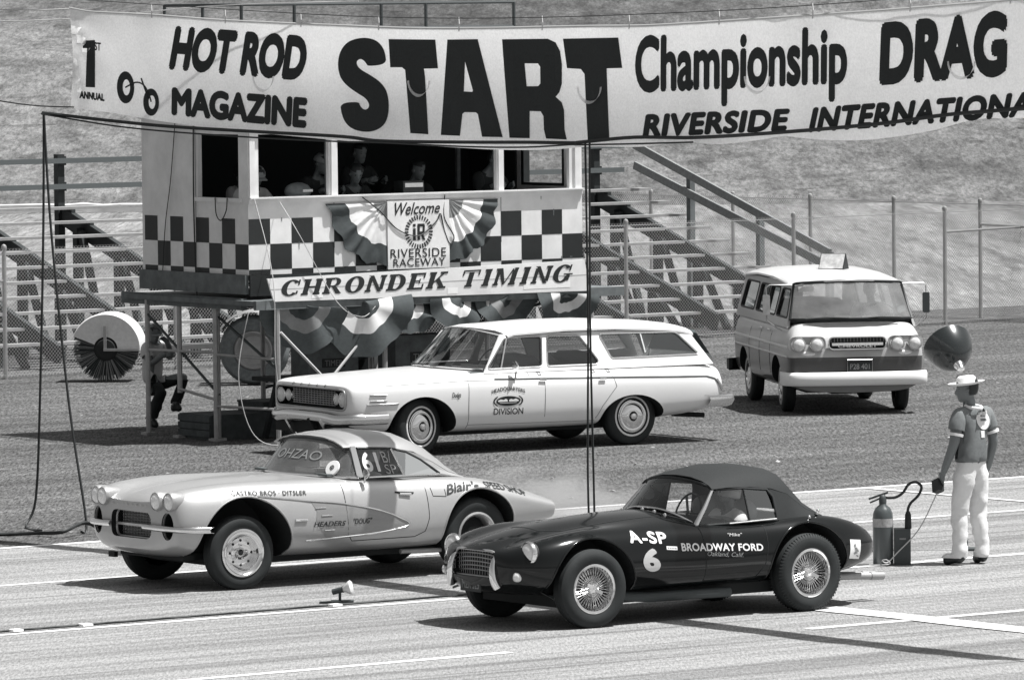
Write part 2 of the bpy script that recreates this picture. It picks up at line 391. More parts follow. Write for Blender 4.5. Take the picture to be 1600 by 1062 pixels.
# ------------------------------------------------------------------ chain link fences
def fence(name, label, A, B, posts, hgt=1.84, rails=()):
    A = Vector((A[0], A[1], 0)); B = Vector((B[0], B[1], 0)); Lg = (B - A).length
    root = thing(name, label, 'fence', A, math.atan2(B.y - A.y, B.x - A.x))
    for x in posts:
        g = G(); g.tube([(x, 0.03, 0), (x, 0.03, hgt + .03)], .032, 8); g.lathe([(0.0, hgt + .085), (.03, hgt + .07), (.042, hgt + .04), (.036, hgt + .01)], (x, .03, 0), 'Z', 10)
        g.build('post', M_pipe, root, 40)
    g = G(); p_ = .058; wr = .0018; top = hgt + .02
    k = int((Lg + top) / p_)
    for sgn in (1, -1):
        for i in range(-int(top / p_), k):
            s0 = i * p_
            a = (s0, top) if sgn > 0 else (s0, 0.03)       # lines falling or rising to the right
            x0, z0 = a; x1 = x0 + top - .03; z1 = 0.03 if sgn > 0 else top
            if x1 < 0 or x0 > Lg: continue
            if x0 < 0: z0 += (z1 - z0) * (-x0) / (x1 - x0); x0 = 0
            if x1 > Lg: z1 = z0 + (z1 - z0) * (Lg - x0) / (x1 - x0); x1 = Lg
            y = .004 * sgn; dx = x1 - x0; dz = z1 - z0; q = math.hypot(dx, dz) or 1; nx, nz = -dz / q * wr, dx / q * wr
            vs = []
            for (x, z) in ((x0, z0), (x1, z1)): vs += [(x + nx, y, z + nz), (x - nx * .5, y + wr, z - nz * .5), (x - nx * .5, y - wr, z - nz * .5)]
            g.add(vs, [(0, 1, 4, 3), (1, 2, 5, 4), (2, 0, 3, 5)])
    g.build('wire_mesh', M_wire, root)
    g = G(); g.tube([(0, 0.01, hgt - .02), (Lg, 0.01, hgt - .02)], .006, 5); g.tube([(0, .01, .06), (Lg, .01, .06)], .004, 5); g.build('tension_wire', M_wire, root)
    for (x0, z0, x1, z1) in rails:
        g = G(); g.tube([(x0, .03, z0), (x1, .03, z1)], .022, 7); g.build('brace_rail', M_pipe, root, 40)
    return root
M_wire = mat('galvanised_wire', 0.32, 0.5, metal=0.1)
fA = Vector((-7.12, 91.03)); fB = Vector((7.05, 103.55)); fd = (fB - fA).normalized()
P0 = fA - fd * 3.4; P1 = fB + fd * 3.6
fence('chain_link_fence', 'chain link fence standing in front of the bleachers and behind the timing tower', P0, P1, [.4, 3.3, 6.4, 9.6, 12.7, 15.3, 18.9, 22.3, 25.6], 1.84, [(22.3, 1.5, 25.6, 1.55), (.4, 1.4, 3.3, 1.4)])
nd = Vector((NV.x, NV.y)); f2 = Vector((7.72, 105.52))
fence('chain_link_fence', 'chain link fence of spaced posts behind the van, running away from the strip', f2 - nd * 11.8, f2 + nd * 3.0, [.5, 3.0, 5.3, 7.4, 9.6, 11.8, 14.6], 1.9, [(11.8, 1.55, 14.6, 1.5)])

# ------------------------------------------------------------------ bleachers
NF = -77.905
bl = thing('bleachers', 'ten-row open plank bleachers with dark stringers behind the wire fence', 'bleachers', (0, 0, 0), RA)
def by(k): return -(NF - (1.0 + .52 * (9 - k)))       # local y of row k (0 = top)
def bz(k): return 2.17 - .2 * k
for k in range(10):
    g = G(); g.box((56.2, by(k), bz(k)), (18.4, .23, .042))
    for x in (50.3, 54.9, 59.9): g.box((x, by(k), bz(k) + .026), (.012, .23, .003))
    g.build('seat_plank', M_wood, bl)
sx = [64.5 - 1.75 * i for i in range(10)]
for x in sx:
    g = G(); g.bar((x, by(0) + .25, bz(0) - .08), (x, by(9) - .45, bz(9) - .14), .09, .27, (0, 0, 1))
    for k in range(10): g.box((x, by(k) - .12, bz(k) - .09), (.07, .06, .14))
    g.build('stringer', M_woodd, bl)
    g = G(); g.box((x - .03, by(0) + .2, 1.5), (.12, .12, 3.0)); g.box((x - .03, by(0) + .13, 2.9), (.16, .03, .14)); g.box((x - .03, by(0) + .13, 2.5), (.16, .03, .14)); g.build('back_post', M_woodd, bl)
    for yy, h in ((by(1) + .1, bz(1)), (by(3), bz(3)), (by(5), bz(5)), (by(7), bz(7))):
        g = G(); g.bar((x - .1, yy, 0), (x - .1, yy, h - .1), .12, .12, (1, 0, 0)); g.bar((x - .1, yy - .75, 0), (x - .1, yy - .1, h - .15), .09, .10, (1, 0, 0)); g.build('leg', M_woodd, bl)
for z in (2.9, 2.5):
    g = G(); g.box((56, by(0) + .1, z), (18, .03, .08)); g.build('back_rail', mat('grey_rail_board', .11, .85), bl)
for za, zb in ((2.84, 1.24), (2.5, 1.02)):
    g = G(); g.bar((65.2, 77.905 + 5.75, za + .07), (65.2, 77.905 + .7, zb), .05, .13); g.build('handrail', mat('worn_handrail_board', .2, .8, noise_amp=.2), bl)
for yy, h in ((77.905 + 4.35, 2.42), (77.905 + 2.55, 1.85), (77.905 + .8, 1.25)):
    g = G(); g.box((65.27, yy, h / 2), (.1, .1, h)); g.build('handrail_post', M_board, bl)

# ------------------------------------------------------------------ timing tower
TO = (-3.15799, 77.00924, 0); TY = 0.591632; S = .3048; TW = 16 * S; TD = 8 * S; ZR = 2.399
TM = Matrix.Translation(TO) @ Matrix.Rotation(TY, 4, 'Z')
tw = thing('timing_tower', 'white timing tower with black checkered walls and open windows on pipe legs', 'tower', TO, TY)
Z0, Z1 = 2.03, 4.15
fx = lambda u, v, t: (u, t, v)
WIN = [(.15, 1.15), (1.28, 3.6), (3.71, 4.69)]
g = G(); g.slab([[(0, Z0), (TW, Z0), (TW, Z1), (0, Z1)]] + [[(a, 2.95), (b, 2.95), (b, 3.72), (a, 3.72)] for a, b in WIN], fx, .06); g.build('front_wall', M_wallw, tw)
lx = lambda u, v, t: (t, u, v)
g = G(); g.slab([[(0.06, Z0), (TD, Z0), (TD, Z1), (0.06, Z1)], [(.215, 2.95), (1.165, 2.95), (1.165, 3.72), (.215, 3.72)]], lx, .06); g.build('side_wall', M_wallw, tw)
g = G(); g.slab([[(.06, Z0), (TD, Z0), (TD, Z1), (.06, Z1)], [(.3, 2.98), (1.28, 2.98), (1.28, 3.7), (.3, 3.7)]], lambda u, v, t: (TW - t, u, v), .06); g.build('side_wall', [M_wallw], tw)
g = G(); g.box((TW / 2, TD + .03, (Z0 + Z1) / 2), (TW, .06, Z1 - Z0)); g.build('back_wall', M_wallw, tw)
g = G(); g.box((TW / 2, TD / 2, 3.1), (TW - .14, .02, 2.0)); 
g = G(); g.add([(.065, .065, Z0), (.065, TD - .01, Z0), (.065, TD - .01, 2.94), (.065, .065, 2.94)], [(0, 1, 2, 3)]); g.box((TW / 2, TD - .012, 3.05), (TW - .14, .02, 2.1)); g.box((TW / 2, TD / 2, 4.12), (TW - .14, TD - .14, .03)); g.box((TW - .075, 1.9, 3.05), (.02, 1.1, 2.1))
g.build('shade_lining', mat('interior_shade', .02, .9), tw)  # near-black sheets carry the room's shade in their colour
g = G(); g.box((TW / 2, TD / 2, 2.0), (TW - .02, TD - .02, .05)); g.build('floor', M_board, tw)
g = G(); g.box((TW / 2, TD / 2, Z1 + .05), (TW + .3, TD + .3, .1)); g.build('roof', M_wallw, tw)
# painted squares
g = G()
for face in (0, 1):
    for k in range(16 if face == 0 else 8):
        for z0, z1, par in ((ZR, ZR + S, 0), (ZR - S, ZR, 1), (Z0 + .002, ZR - S, 0)):
            if (k + par + face) % 2 == 0:
                a, b = k * S, (k + 1) * S
                if face == 0: vs = [(a, -.003, z0), (b, -.003, z0), (b, -.003, z1), (a, -.003, z1)]
                else: vs = [(-.003, a, z0), (-.003, b, z0), (-.003, b, z1), (-.003, a, z1)]
                g.add(vs, [(0, 1, 2, 3)])
g.build('checkered_squares', M_check, tw)
for x in (1.22, 2.44, 3.66):
    g = G(); g.box((x, -.0015, 2.6), (.008, .003, .55)); g.build('panel_seam', M_board, tw)
g = G(); g.box((-.0015, 1.22, 3.0), (.003, .008, 1.9)); g.build('panel_seam', M_board, tw)
for k in range(26):
    x, z = random.uniform(.1, 4.8), random.choice((2.12, 2.42, 2.72, 2.86)) + random.uniform(-.02, .02); h = random.uniform(.02, .10)
    if not 1.1 < x < 3.7:
        g = G(); g.add([(x, -.0042, z), (x + .012, -.0042, z), (x + .009, -.0042, z - h), (x + .003, -.0042, z - h)], [(0, 1, 2, 3)]); g.build('rust_stain', M_board, tw)
# trim
g = G(); g.box((TW / 2, -.012, 2.92), (TW, .024, .06)); g.box((TW / 2, -.03, 2.955), (TW, .06, .018)); g.build('sill', M_wallw, tw)
g = G(); g.box((-.014, .69, 2.925), (.028, 1.1, .05)); g.build('sill', M_wallw, tw)
for x in (.05, 1.215, 3.655, 4.8):
    g = G(); g.box((x, -.013, 3.55), (.075, .026, 1.18)); g.build('window_post', M_wallw, tw)
for c_, d_ in (((1.2, .1, 3.35), (.03, .1, .76)), ((3.66, .1, 3.35), (.03, .1, .76)), ((3.92, 1.35, 3.35), (.05, .05, .8))):
    g = G(); g.box(c_, d_); g.build('inner_frame', M_board, tw)
for c_, d_ in (((TW - .01, .33, 3.34), (.09, .06, .74)), ((TW - .01, 1.24, 3.34), (.09, .06, .74)), ((TW - .01, .78, 2.99), (.09, .9, .05))):
    g = G(); g.box(c_, d_); g.build('inner_frame', M_woodd, tw)
g = G(); g.box((2.6, .3, 2.86), (4.4, .45, .04)); g.build('counter', M_board, tw)
g = G(); g.box((-.02, 1.27, 1.915), (.05, 2.5, .235)); g.build('skirt_board', M_board, tw)
g = G(); g.box((.15, -.012, 1.9), (.3, .03, .25)); g.build('skirt_board', M_check, tw)
g = G(); g.box((TW / 2 + .1, 1.2, 1.7), (TW + .5, 3.1, .06)); g.box((-.06, 1.45, 1.68), (.08, 2.85, .14)); g.box((TW / 2 + .1, -.37, 1.68), (TW + .5, .06, .11)); g.build('deck', M_board, tw)
for (x, y) in ((.17, -.36), (1.7, -.36), (3.2, -.36), (4.75, -.36), (-.05, .72), (.02, .78), (-.08, 2.28), (1.6, 2.3), (3.2, 2.3), (4.8, 2.3), (4.85, .8), (-.06, 1.55)):
    short = (x == -.06)
    g = G(); g.tube([(x, y, .55 if short else 0.03), (x, y, 1.72)], .032, 8); g.box((x, y, .015), (.14, .14, .03)); g.build('leg_pipe', M_pipe, tw, 40)
for p, q, mt in (((-.08, 2.28, 1.5), (.02, .75, .55), M_pipe_d), ((.02, .75, 1.5), (.17, -.36, .9), M_pipe_d), ((-.05, .72, 1.05), (.17, -.36, 1.02), M_pipe), ((-.05, .72, .42), (.17, -.36, .42), M_pipe), ((-.08, 2.28, 1.05), (-.05, .72, 1.07), M_pipe), ((-.08, 1.55, .6), (-.05, .72, .5), M_pipe),
                 ((.2, -.38, 1.35), (1.05, -.38, .55), M_cord), ((1.68, -.38, 1.55), (.65, -.38, .5), M_cord), ((.17, -.36, .62), (4.75, -.36, .62), M_pipe), ((1.6, 2.3, .5), (4.8, .8, 1.5), M_pipe_d)):
    g = G(); g.tube([p, q], .018, 7); g.build('brace', mt, tw, 40)
g = G(); zt = 5.28
for z in (zt, zt - .3): g.tube([(-.0, 1.9, z), (-.0, .1, z), (3.95, .1, z)], .02, 7)
for x, y in ((0, .1), (.75, .1), (2.0, .1), (2.65, .1), (3.95, .1), (0, 1.0), (0, 1.9)): g.tube([(x, y, Z1 + .08), (x, y, zt)], .022, 7)
g.build('roof_railing', M_pipe_d, tw, 40)

# signs and bunting on the tower front
def flat_text(parent, name, body, q, fn, m, bold=.0, shear=0, nu=1, nv=1, mirror=False, space=1.0):
    vs, fs = text2d(body, bold, shear, space)
    if nu > 1 or nv > 1: vs, fs = cut2d(vs, fs, nu, nv)
    qm = quadmap(q)
    A, B_, C_ = (Vector(fn(*qm(*p))) for p in ((0, 0), (1, 0), (0, 1))); no = (B_ - A).cross(C_ - A).normalized() * .00008
    g = G(); g.add([tuple(Vector(fn(*qm(1 - v[0] if mirror else v[0], v[1]))) + no * v[2]) for v in vs], fs); return g.build(name, m, parent)
def rect(q0, q1): return [(q0[0], q1[1]), (q1[0], q1[1]), (q1[0], q0[1]), (q0[0], q0[1])]
wel = thing('welcome_sign', 'white welcome sign with racing ring emblem between two bunting fans', 'sign', TM @ Vector((1.955, -.045, 2.045)), TY)
g = G(); g.box((.45, 0, .41), (.9, .03, .83)); g.build('board', M_wallw, wel)
fn = lambda u, v: (u - 1.955, -.019, v - 2.045)
SCRIPT_W = [[(0, .9, 0), (.04, .1)]]
flat_text(wel, 'lettering', 'Welcome', [(2.06, 2.85), (2.745, 2.845), (2.70, 2.71), (2.015, 2.69)], fn, M_ink, .012, .0)
flat_text(wel, 'lettering', 'RIVERSIDE', rect((1.99, 2.175), (2.80, 2.285)), fn, M_ink, .006, 0, space=1.1)
flat_text(wel, 'lettering', 'RACEWAY', rect((2.03, 2.07), (2.785, 2.165)), fn, M_ink, .006, 0, space=1.1)
g = G()
for i in range(30):
    a = 2 * math.pi * i / 30; da = .055; wv = lambda a, r_: fn(2.405 + r_ * math.cos(a), 2.485 + r_ * math.sin(a))
    g.add([wv(a - da, .15), wv(a + da, .15), wv(a + da, .205), wv(a - da, .205)], [(0, 1, 2, 3)])
for pts in ([(-.085, -.1), (-.045, -.1), (-.045, .045), (-.085, .045)], [(-.085, .065), (-.045, .065), (-.045, .1), (-.085, .1)], [(-.02, -.1), (.015, -.1), (.015, .1), (-.02, .1)],
            [(.015, .065), (.055, .065), (.085, .05), (.085, .1), (.015, .1)], [(.055, -.005), (.085, .0), (.09, .08), (.06, .08)], [(.015, -.03), (.07, -.03), (.085, .005), (.015, .005)], [(.03, -.03), (.065, -.03), (.095, -.1), (.055, -.1)]):
    g.add([fn(2.405 + x, 2.485 + y) for x, y in pts], [tuple(range(len(pts)))])
g.build('ring_emblem', M_ink, wel)
def fan(name, label, cx, cz, sgn, a_out, rads, mats, off, rz_tilt=0):
    """a quarter fan of pleated cloth hung from one corner"""
    root = thing(name, label, 'bunting', TM @ Vector((cx, -off, cz)), TY, 'bunting fans on the tower front')
    for i in range(3):
        r0, r1 = rads[i], rads[i + 1]; rows = []
        for r_ in [r0 + (r1 - r0) * k / 6 for k in range(7)]:
            row = []
            for j in range(49):
                a = -math.pi / 2 + (j / 48) * math.pi / 2
                rr_ = r_ * (a_out[0] + (a_out[1] - a_out[0]) * j / 48) * (1 + .03 * math.sin(j * .5 + cx) + .02 * noise.noise((j * .5, r_ * 3, cx)))
                if j > 40: rr_ *= 1 + (j - 40) / 8 * a_out[2]
                row.append((sgn * rr_ * math.cos(a), -.014 - .016 * (r_ / rads[3]) * math.sin(j * .62 + 1.3 * math.sin(j * .21 + cx)) - .008 * noise.noise((j * .4, r_ * 6, cx)), rr_ * math.sin(a)))
            rows.append(row)
        g = G(); g.grid(rows); g.build('cloth_band', mats[i], root, 60, solid=.004)
    return root
fan('bunting_fan', 'pleated dark-edged bunting fan left of the welcome sign', 1.95, 2.86, -1, (.76, .80, .06), (.0, .22, .68, 1.0), (M_flagm, M_flagw, M_flagd), .02)
fan('bunting_fan', 'pleated dark-edged bunting fan right of the welcome sign', 2.86, 2.86, 1, (.75, .72, 0), (.0, .30, .70, 1.0), (M_flagm, M_flagw, M_flagd), .02)

# slab-serif italic capitals for the long board
def ell(cx, cy, rx, ry, n=20, a0=0, a1=360): return [(cx + rx * math.cos(R(a0 + (a1 - a0) * i / n)), cy + ry * math.sin(R(a0 + (a1 - a0) * i / n))) for i in range(n + 1)]
def ring(cx, cy, rx, ry, ix, iy, a0=0, a1=360):
    ix *= .8; o = ell(cx, cy, rx, ry, 24, a0, a1); i = ell(cx, cy, ix, iy, 24, a0, a1); return [[o[k], o[k + 1], i[k + 1], i[k]] for k in range(24)]
def rc(a, b, c, d): return [(a, b), (c, b), (c, d), (a, d)]
def slabglyph(ch):
    t_ = .12
    st = lambda x, w_=.2: [rc(x - .03, t_, x + w_ + .05, 1 - t_)]
    sf = lambda x, z, w_=.38: [rc(x, 0 if z == 0 else 1 - t_, x + w_, t_ if z == 0 else 1)]
    if ch == 'I': return st(.2) + sf(.1, 0) + sf(.1, 1), .58
    if ch == 'H': return st(.1) + st(.7) + sf(0, 0) + sf(0, 1) + sf(.62, 0) + sf(.62, 1) + [rc(.3, .46, .7, .55)], 1.0
    if ch == 'T': return st(.4) + sf(.3, 0, .4) + [rc(.03, .91, .97, 1), rc(.03, .68, .12, .91), rc(.88, .68, .97, .91)], 1.0
    if ch == 'E': return st(.1) + [rc(0, 0, .85, t_), rc(0, 1 - t_, .82, 1), rc(.3, .46, .6, .55), rc(.76, t_, .85, .33), rc(.73, .68, .82, 1 - t_), rc(.55, .36, .62, .64)], .9
    if ch == 'D': return st(.1) + [rc(0, 0, .45, t_), rc(0, 1 - t_, .45, 1)] + ring(.42, .5, .53, .5, .3, .41, -90, 90), 1.0
    if ch == 'O': return ring(.5, .5, .5, .52, .25, .42), 1.0
    if ch == 'C': return ring(.5, .5, .5, .52, .25, .42, 40, 318) + [rc(.82, .66, .91, 1.0), rc(.82, .10, .91, .3)], .98
    if ch == 'G': return ring(.5, .5, .5, .52, .25, .42, 40, 340) + [rc(.82, .66, .91, 1.0), rc(.58, .42, 1.08, .5), rc(.74, .1, .94, .42)], 1.08
    if ch == 'R': return st(.1) + [rc(0, 0, .42, t_), rc(0, 1 - t_, .5, 1), rc(.3, .44, .5, .52)] + ring(.5, .72, .36, .28, .16, .2, -90, 90) + [[(.42, .45), (.66, .45), (.98, .06), (1.04, 0), (.74, 0)]], 1.02
    if ch == 'N': return st(.1, .12) + st(.78, .12) + sf(0, 0, .32) + sf(.68, 0, .0) + sf(.66, 1, .34) + [[(.0, 1), (.28, 1), (.9, 0), (.7, 0), (.1, .95)]], 1.02
    if ch == 'K': return st(.1) + sf(0, 0) + sf(0, 1) + sf(.62, 0, .45) + sf(.58, 1, .4) + [[(.3, .38), (.72, .92), (.84, .92), (.36, .36)], [(.42, .5), (.58, .66), (.98, .08), (.72, .08)]], 1.05
    if ch == 'M': return st(.1, .1) + st(.95, .2) + sf(0, 0, .3) + sf(.86, 0, .38) + sf(.0, 1, .2) + sf(1.0, 1, .22) + [[(.1, 1), (.34, 1), (.66, .12), (.56, 0)], [(.56, 0), (.66, .12), (.98, .96), (.9, .96)]], 1.28
    return [], .5
sg = thing('timing_sign', 'long white board of slanted serif capitals along the deck edge below the checks', 'sign', TM @ Vector((0, -.42, 0)), TY)
SQ = [(.0, 2.0), (4.62, 2.085), (4.69, 1.70), (.09, 1.722)]
g = G(); g.slab([[SQ[3], SQ[2], SQ[1], SQ[0]]], lambda u, v, t: (u, t, v), .025); g.build('board', M_wallw, sg)
g = G(); g.add([(SQ[0][0] * .5 + SQ[3][0] * .5, -.002, 1.865), (4.65, -.002, 1.896), (4.65, -.002, 1.902), (.046, -.002, 1.871)], [(0, 1, 2, 3)]); g.build('seam', M_inkg, sg)
pen = 0; polys = []; word = 0
for ch in 'CHRONDEK TIMING':
    ps, adv = slabglyph(ch)
    word += ch == ' '
    for p in ps: polys.append((word, [(x + pen + .22 * y, y) for x, y in p]))
    pen += adv + .13
qm = quadmap([(.17, 1.972), (4.47, 2.035), (4.44, 1.82), (.165, 1.785)])
for wd_ in (0, 1):
    g = G()
    for k, (w2, p) in enumerate(polys):
        if w2 == wd_: g.add([(lambda a: (a[0], -.003 - .00002 * k, a[1]))(qm(x / (pen + .05), y)) for x, y in p], [tuple(range(len(p)))])
    g.build('lettering', M_ink, sg)
for x, z, w_, h in ((.62, 1.745, .16, .07), (2.58, 1.73, .15, .08), (3.7, 1.75, .7, .1)):
    g = G(); g.add([(x, -.0025, z), (x + w_, -.0025, z + .003), (x + w_, -.0025, z + h), (x, -.0025, z + h)], [(0, 1, 2, 3)]); g.build('repaint_patch', M_inkw, sg)

# half-round buntings hanging under the deck
M_flagdd = mat('outer_bunting_cloth', .075, .85, noise_amp=.15, noise_scale=20)  # dark grey cloth of the outer swag bands
def swag(cx, cz, r_, off, sgn=0, tilt=0):
    k = swag.k; swag.k += 1
    labs = ['half-round bunting hanging leftmost under the long board', 'half-round bunting hanging second from left under the long board', 'half-round bunting hanging at the middle pipe under the long board', 'half-round bunting above the windshield of the white wagon', 'dark half-round bunting above the roof of the white wagon', 'half-round bunting hanging rightmost under the long board']
    root = thing('bunting_swag', labs[k], 'bunting', TM @ Vector((cx, -off - .07 * (k % 2), cz)), TY, 'buntings hanging under the timing tower deck')
    root.rotation_euler = (0, tilt, TY)
    for i, (a, b, mt) in enumerate(((.02, .30, M_flagd), (.30, .58, M_flagw if k in (1, 2, 3, 5) else M_flagm), (.58, 1.0, M_flagdd if k != 3 else M_flagd))):
        rows = []
        for q in range(7):
            rr_ = (a + (b - a) * q / 6) * r_; f_ = rr_ / r_
            rows.append([(rr_ * math.cos(math.pi + math.pi * j / 40) * 1.05, .045 * math.sin(j * .42 + k * 1.7) * f_ + .07 * math.sin(j * .13 + k), rr_ * math.sin(math.pi + math.pi * j / 40) * (.98 + .06 * math.sin(j * .33 + k * 2) + .03 * math.sin(j * .9 + k))) for j in range(41)])
        g = G(); g.grid(rows); g.build('cloth_band', mt, root, 60, solid=.004)
swag.k = 0
for cx, cz, r_, tl in ((.55, 1.66, .56, .10), (1.36, 1.68, .66, -.10), (2.05, 1.68, .44, .1), (2.75, 1.68, .42, 0), (3.5, 1.68, .46, -.05), (4.35, 1.68, .44, .05)): swag(cx, cz, r_, .34, 0, tl)

# cords draped over the tower and gear under it
def cord(name, label, pts, r_, m, cat='cable', group=None, n=6):
    g = G(); g.tube(catmull(pts, 6), r_, n); ob = g.build(name, m, None, 60); tag(ob, label, cat, group); return ob
TL = lambda x, y, z: tuple(TM @ Vector((x, y, z)))
cord('cable', 'thin black wire hanging down the left side wall of the tower', [TL(-.03, 1.6, 4.1), TL(-.03, 1.75, 3.2), TL(-.03, 1.9, 2.6), TL(-.03, 1.98, 2.0)], .006, M_cable)
cord('cable', 'dark cable running down beside the side window of the tower', [TL(-.03, 1.2, 4.1), TL(-.03, 1.22, 3.0), TL(-.03, 1.2, 2.2), TL(-.04, 1.15, 1.7)], .010, M_cable)
cord('cable', 'short looped cable hanging out of the tower side window', [TL(-.04, .7, 2.95), TL(-.05, .66, 2.75), TL(-.05, .55, 2.68), TL(-.05, .43, 2.8), TL(-.04, .42, 2.95)], .007, M_cable)
cord('cable', 'wire looping across the welcome sign', [TL(1.6, -.05, 2.93), TL(1.85, -.06, 2.75), TL(2.1, -.07, 2.52), TL(2.4, -.07, 2.44), TL(2.65, -.07, 2.6), TL(2.72, -.07, 2.7), TL(2.78, -.06, 2.5), TL(2.86, -.06, 2.33), TL(2.92, -.06, 2.42), TL(2.78, -.06, 2.66), TL(2.8, -.05, 2.93)], .007, M_cable)
cord('cord', 'pale cord dangling over the left part of the long serif board', [TL(.42, -.05, 2.9), TL(.45, -.45, 2.5), TL(.95, -.46, 1.7), TL(1.3, -.47, 1.5), TL(1.5, -.47, 1.62)], .005, M_cord)
cord('cord', 'pale cord dropping from the tower corner to the ground', [TL(.05, -.06, 2.95), TL(.06, -.45, 2.0), TL(.08, -.45, 1.0), TL(.2, -.46, .35), TL(.45, -.5, .03)], .006, M_cord)
cord('cord', 'pale cord looping down beside the tower corner pipe', [TL(-.2, -.3, 1.6), TL(-.35, -.3, .9), TL(-.3, -.4, .3), TL(-.1, -.5, .03), TL(.35, -.6, .02)], .006, M_cord)
tk = thing('wooden_crate', 'dark low wooden crate on the ground between the tower legs', 'crate', TL(.62, 1.25, 0), TY)
g = G(); g.box((0, 0, .15), (1.3, .75, .30)); g.build('box', mat('old_crate_wood', .07, .85, noise_amp=.4, noise_scale=7), tk)
g = G()
for z in (.07, .16, .25): g.box((-.66, 0, z), (.03, .74, .075)); 
g.build('slats', mat('old_crate_wood', .07, .85), tk)
tb = thing('trestle_table', 'dark trestle table under the tower deck loaded with gear', 'table', TL(1.9, .35, 0), TY)
g = G(); g.box((0, 0, .74), (2.9, .7, .05)); g.build('tabletop', M_woodd, tb)
for x in (-1.3, 1.3):
    g = G(); g.bar((x, -.3, 0), (x, .0, .72), .06, .06); g.bar((x, .3, 0), (x, 0, .72), .06, .06); g.build('leg', M_woodd, tb)
def crate(x, y, z, d, lab, txt=None, m=None):
    c = thing('equipment_case', lab, 'case', TL(x, y, z), TY, 'equipment cases under the tower')
    g = G(); g.box((0, 0, d[2] / 2), d); g.build('body', m or M_board, c)
    g = G(); g.box((0, 0, d[2] + .012), (d[0] + .02, d[1] + .02, .025)); g.build('lid', m or M_board, c)
    g = G(); g.box((0, -d[1] / 2 - .004, d[2] * .42), (d[0] * .45, .008, d[2] * .3)); g.build('label_plate', M_check, c)
    if txt: flat_text(c, 'lettering', txt, rect((-d[0] * .18, d[2] * .32), (d[0] * .18, d[2] * .52)), lambda u, v: (u, -d[1] / 2 - .0095, v), M_inkg, .01)
crate(1.25, .3, .77, (.72, .4, .36), 'grey case with black label plate, left of two on the table under the deck', 'TIMER')
crate(2.55, .3, .77, (.8, .4, .42), 'grey case with black label plate, right of two on the table under the deck', 'TIMER')
crate(1.9, 1.3, 0, (2.2, .6, .40), 'long dark case on the ground behind the trestle table', None, mat('scuffed_case', .05, .8, noise_amp=.3))

# ------------------------------------------------------------------ start banner
t = NT('banner_cloth'); t.n.remove(t.b)
df = t.n.new('ShaderNodeBsdfDiffuse'); tr = t.n.new('ShaderNodeBsdfTranslucent'); mx = t.n.new('ShaderNodeMixShader'); mx.inputs[0].default_value = .56
cc = t.n.new('ShaderNodeCombineColor'); vv = t.math('MULTIPLY', t.rng(t.noise(45, None, 3, .8), .3, .7, .90, 1.07), .94)
for i in range(3): t.l.new(vv, cc.inputs[i])
t.l.new(cc.outputs[0], df.inputs[0]); t.l.new(cc.outputs[0], tr.inputs[0]); t.l.new(df.outputs[0], mx.inputs[1]); t.l.new(tr.outputs[0], mx.inputs[2])
t.l.new(mx.outputs[0], t.n['Material Output'].inputs[0]); M_ban = t.m
TOP = [(.011, 5.256), (.35, 5.22), (.619, 5.208), (1.504, 5.179), (2.646, 5.124), (3.746, 5.088), (4.804, 5.06), (5.834, 5.033), (7.131, 5.03), (8.386, 5.042), (9.321, 5.045), (9.916, 5.06), (11.297, 5.11), (12.683, 5.164), (13.495, 5.202), (14.463, 5.249), (15.5, 5.33), (17.2, 5.45)]
HEM = [(.068, 4.261), (.826, 4.209), (1.627, 4.139), (2.633, 4.067), (3.615, 4.021), (4.782, 3.972), (5.813, 3.948), (7.112, 3.921), (7.986, 3.932), (8.604, 3.968), (9.305, 3.976), (9.929, 4.029), (10.398, 4.011), (10.941, 4.051), (11.336, 4.094), (11.666, 4.075), (12.146, 4.066), (12.629, 4.088), (13.254, 4.157), (13.713, 4.241), (14.021, 4.27), (14.454, 4.276), (15.5, 4.33), (17.2, 4.42)]
CAB = [(-.408, 4.222), (.825, 4.145), (1.863, 4.078), (3.367, 4.039), (4.782, 4.002), (5.425, 3.991), (6.788, 3.994), (7.717, 3.985), (8.369, 4.011), (8.558, 4.019), (9.306, 4.053), (10.165, 4.072), (11.337, 4.138), (12.63, 4.221), (13.567, 4.288), (14.455, 4.365), (16, 4.5), (18.5, 4.7)]
def interp(P, u):
    if u <= P[0][0]: return P[0][1]
    for a, b in zip(P, P[1:]):
        if u <= b[0]: return a[1] + (b[1] - a[1]) * (u - a[0]) / (b[0] - a[0])
    return P[-1][1]
TOPs = [(p[0], p[1]) for p in catmull(TOP, 5)]; HEMs = [(p[0], p[1]) for p in catmull(HEM, 5)]
def bil(u, z):
    k = max(0.0, 1 - abs(u) / 1.4)
    return .10 * math.sin(math.pi * max(0, min(1, (z - 4.0) / 1.1))) * math.exp(-((u - 6.5) / 5) ** 2) + .03 * math.sin(u * .8) + .016 * math.exp(-max(0, 5.15 - z) * 2.2) * math.cos(2 * math.pi * (u - 1.5) / 1.28) + .010 * noise.noise((u * 5 + z * 3, z * .8, 3)) * math.sin((z - 4.0) * 2.6) + .035 * noise.noise((u * .9, z * .7, 2)) + .012 * noise.noise((u * 3.1, z * 1.5, 8)) + k * k * .022 * math.sin((math.atan2(5.3 - z, u + .25)) * 14)
def belly(u): return .33 * math.exp(-((u - 5.4) / 2.9) ** 2)
BAN_LOC = (-4.42, 64.38, 0); BAN_RZ = math.atan2(NV.y, NV.x)
ban = thing('start_banner', 'long white cloth banner with heavy black lettering strung across the strip', 'banner', BAN_LOC, BAN_RZ)
g = G(); rows = []
us = [0.012 + (17.2 - .012) * (i / 170) for i in range(171)]
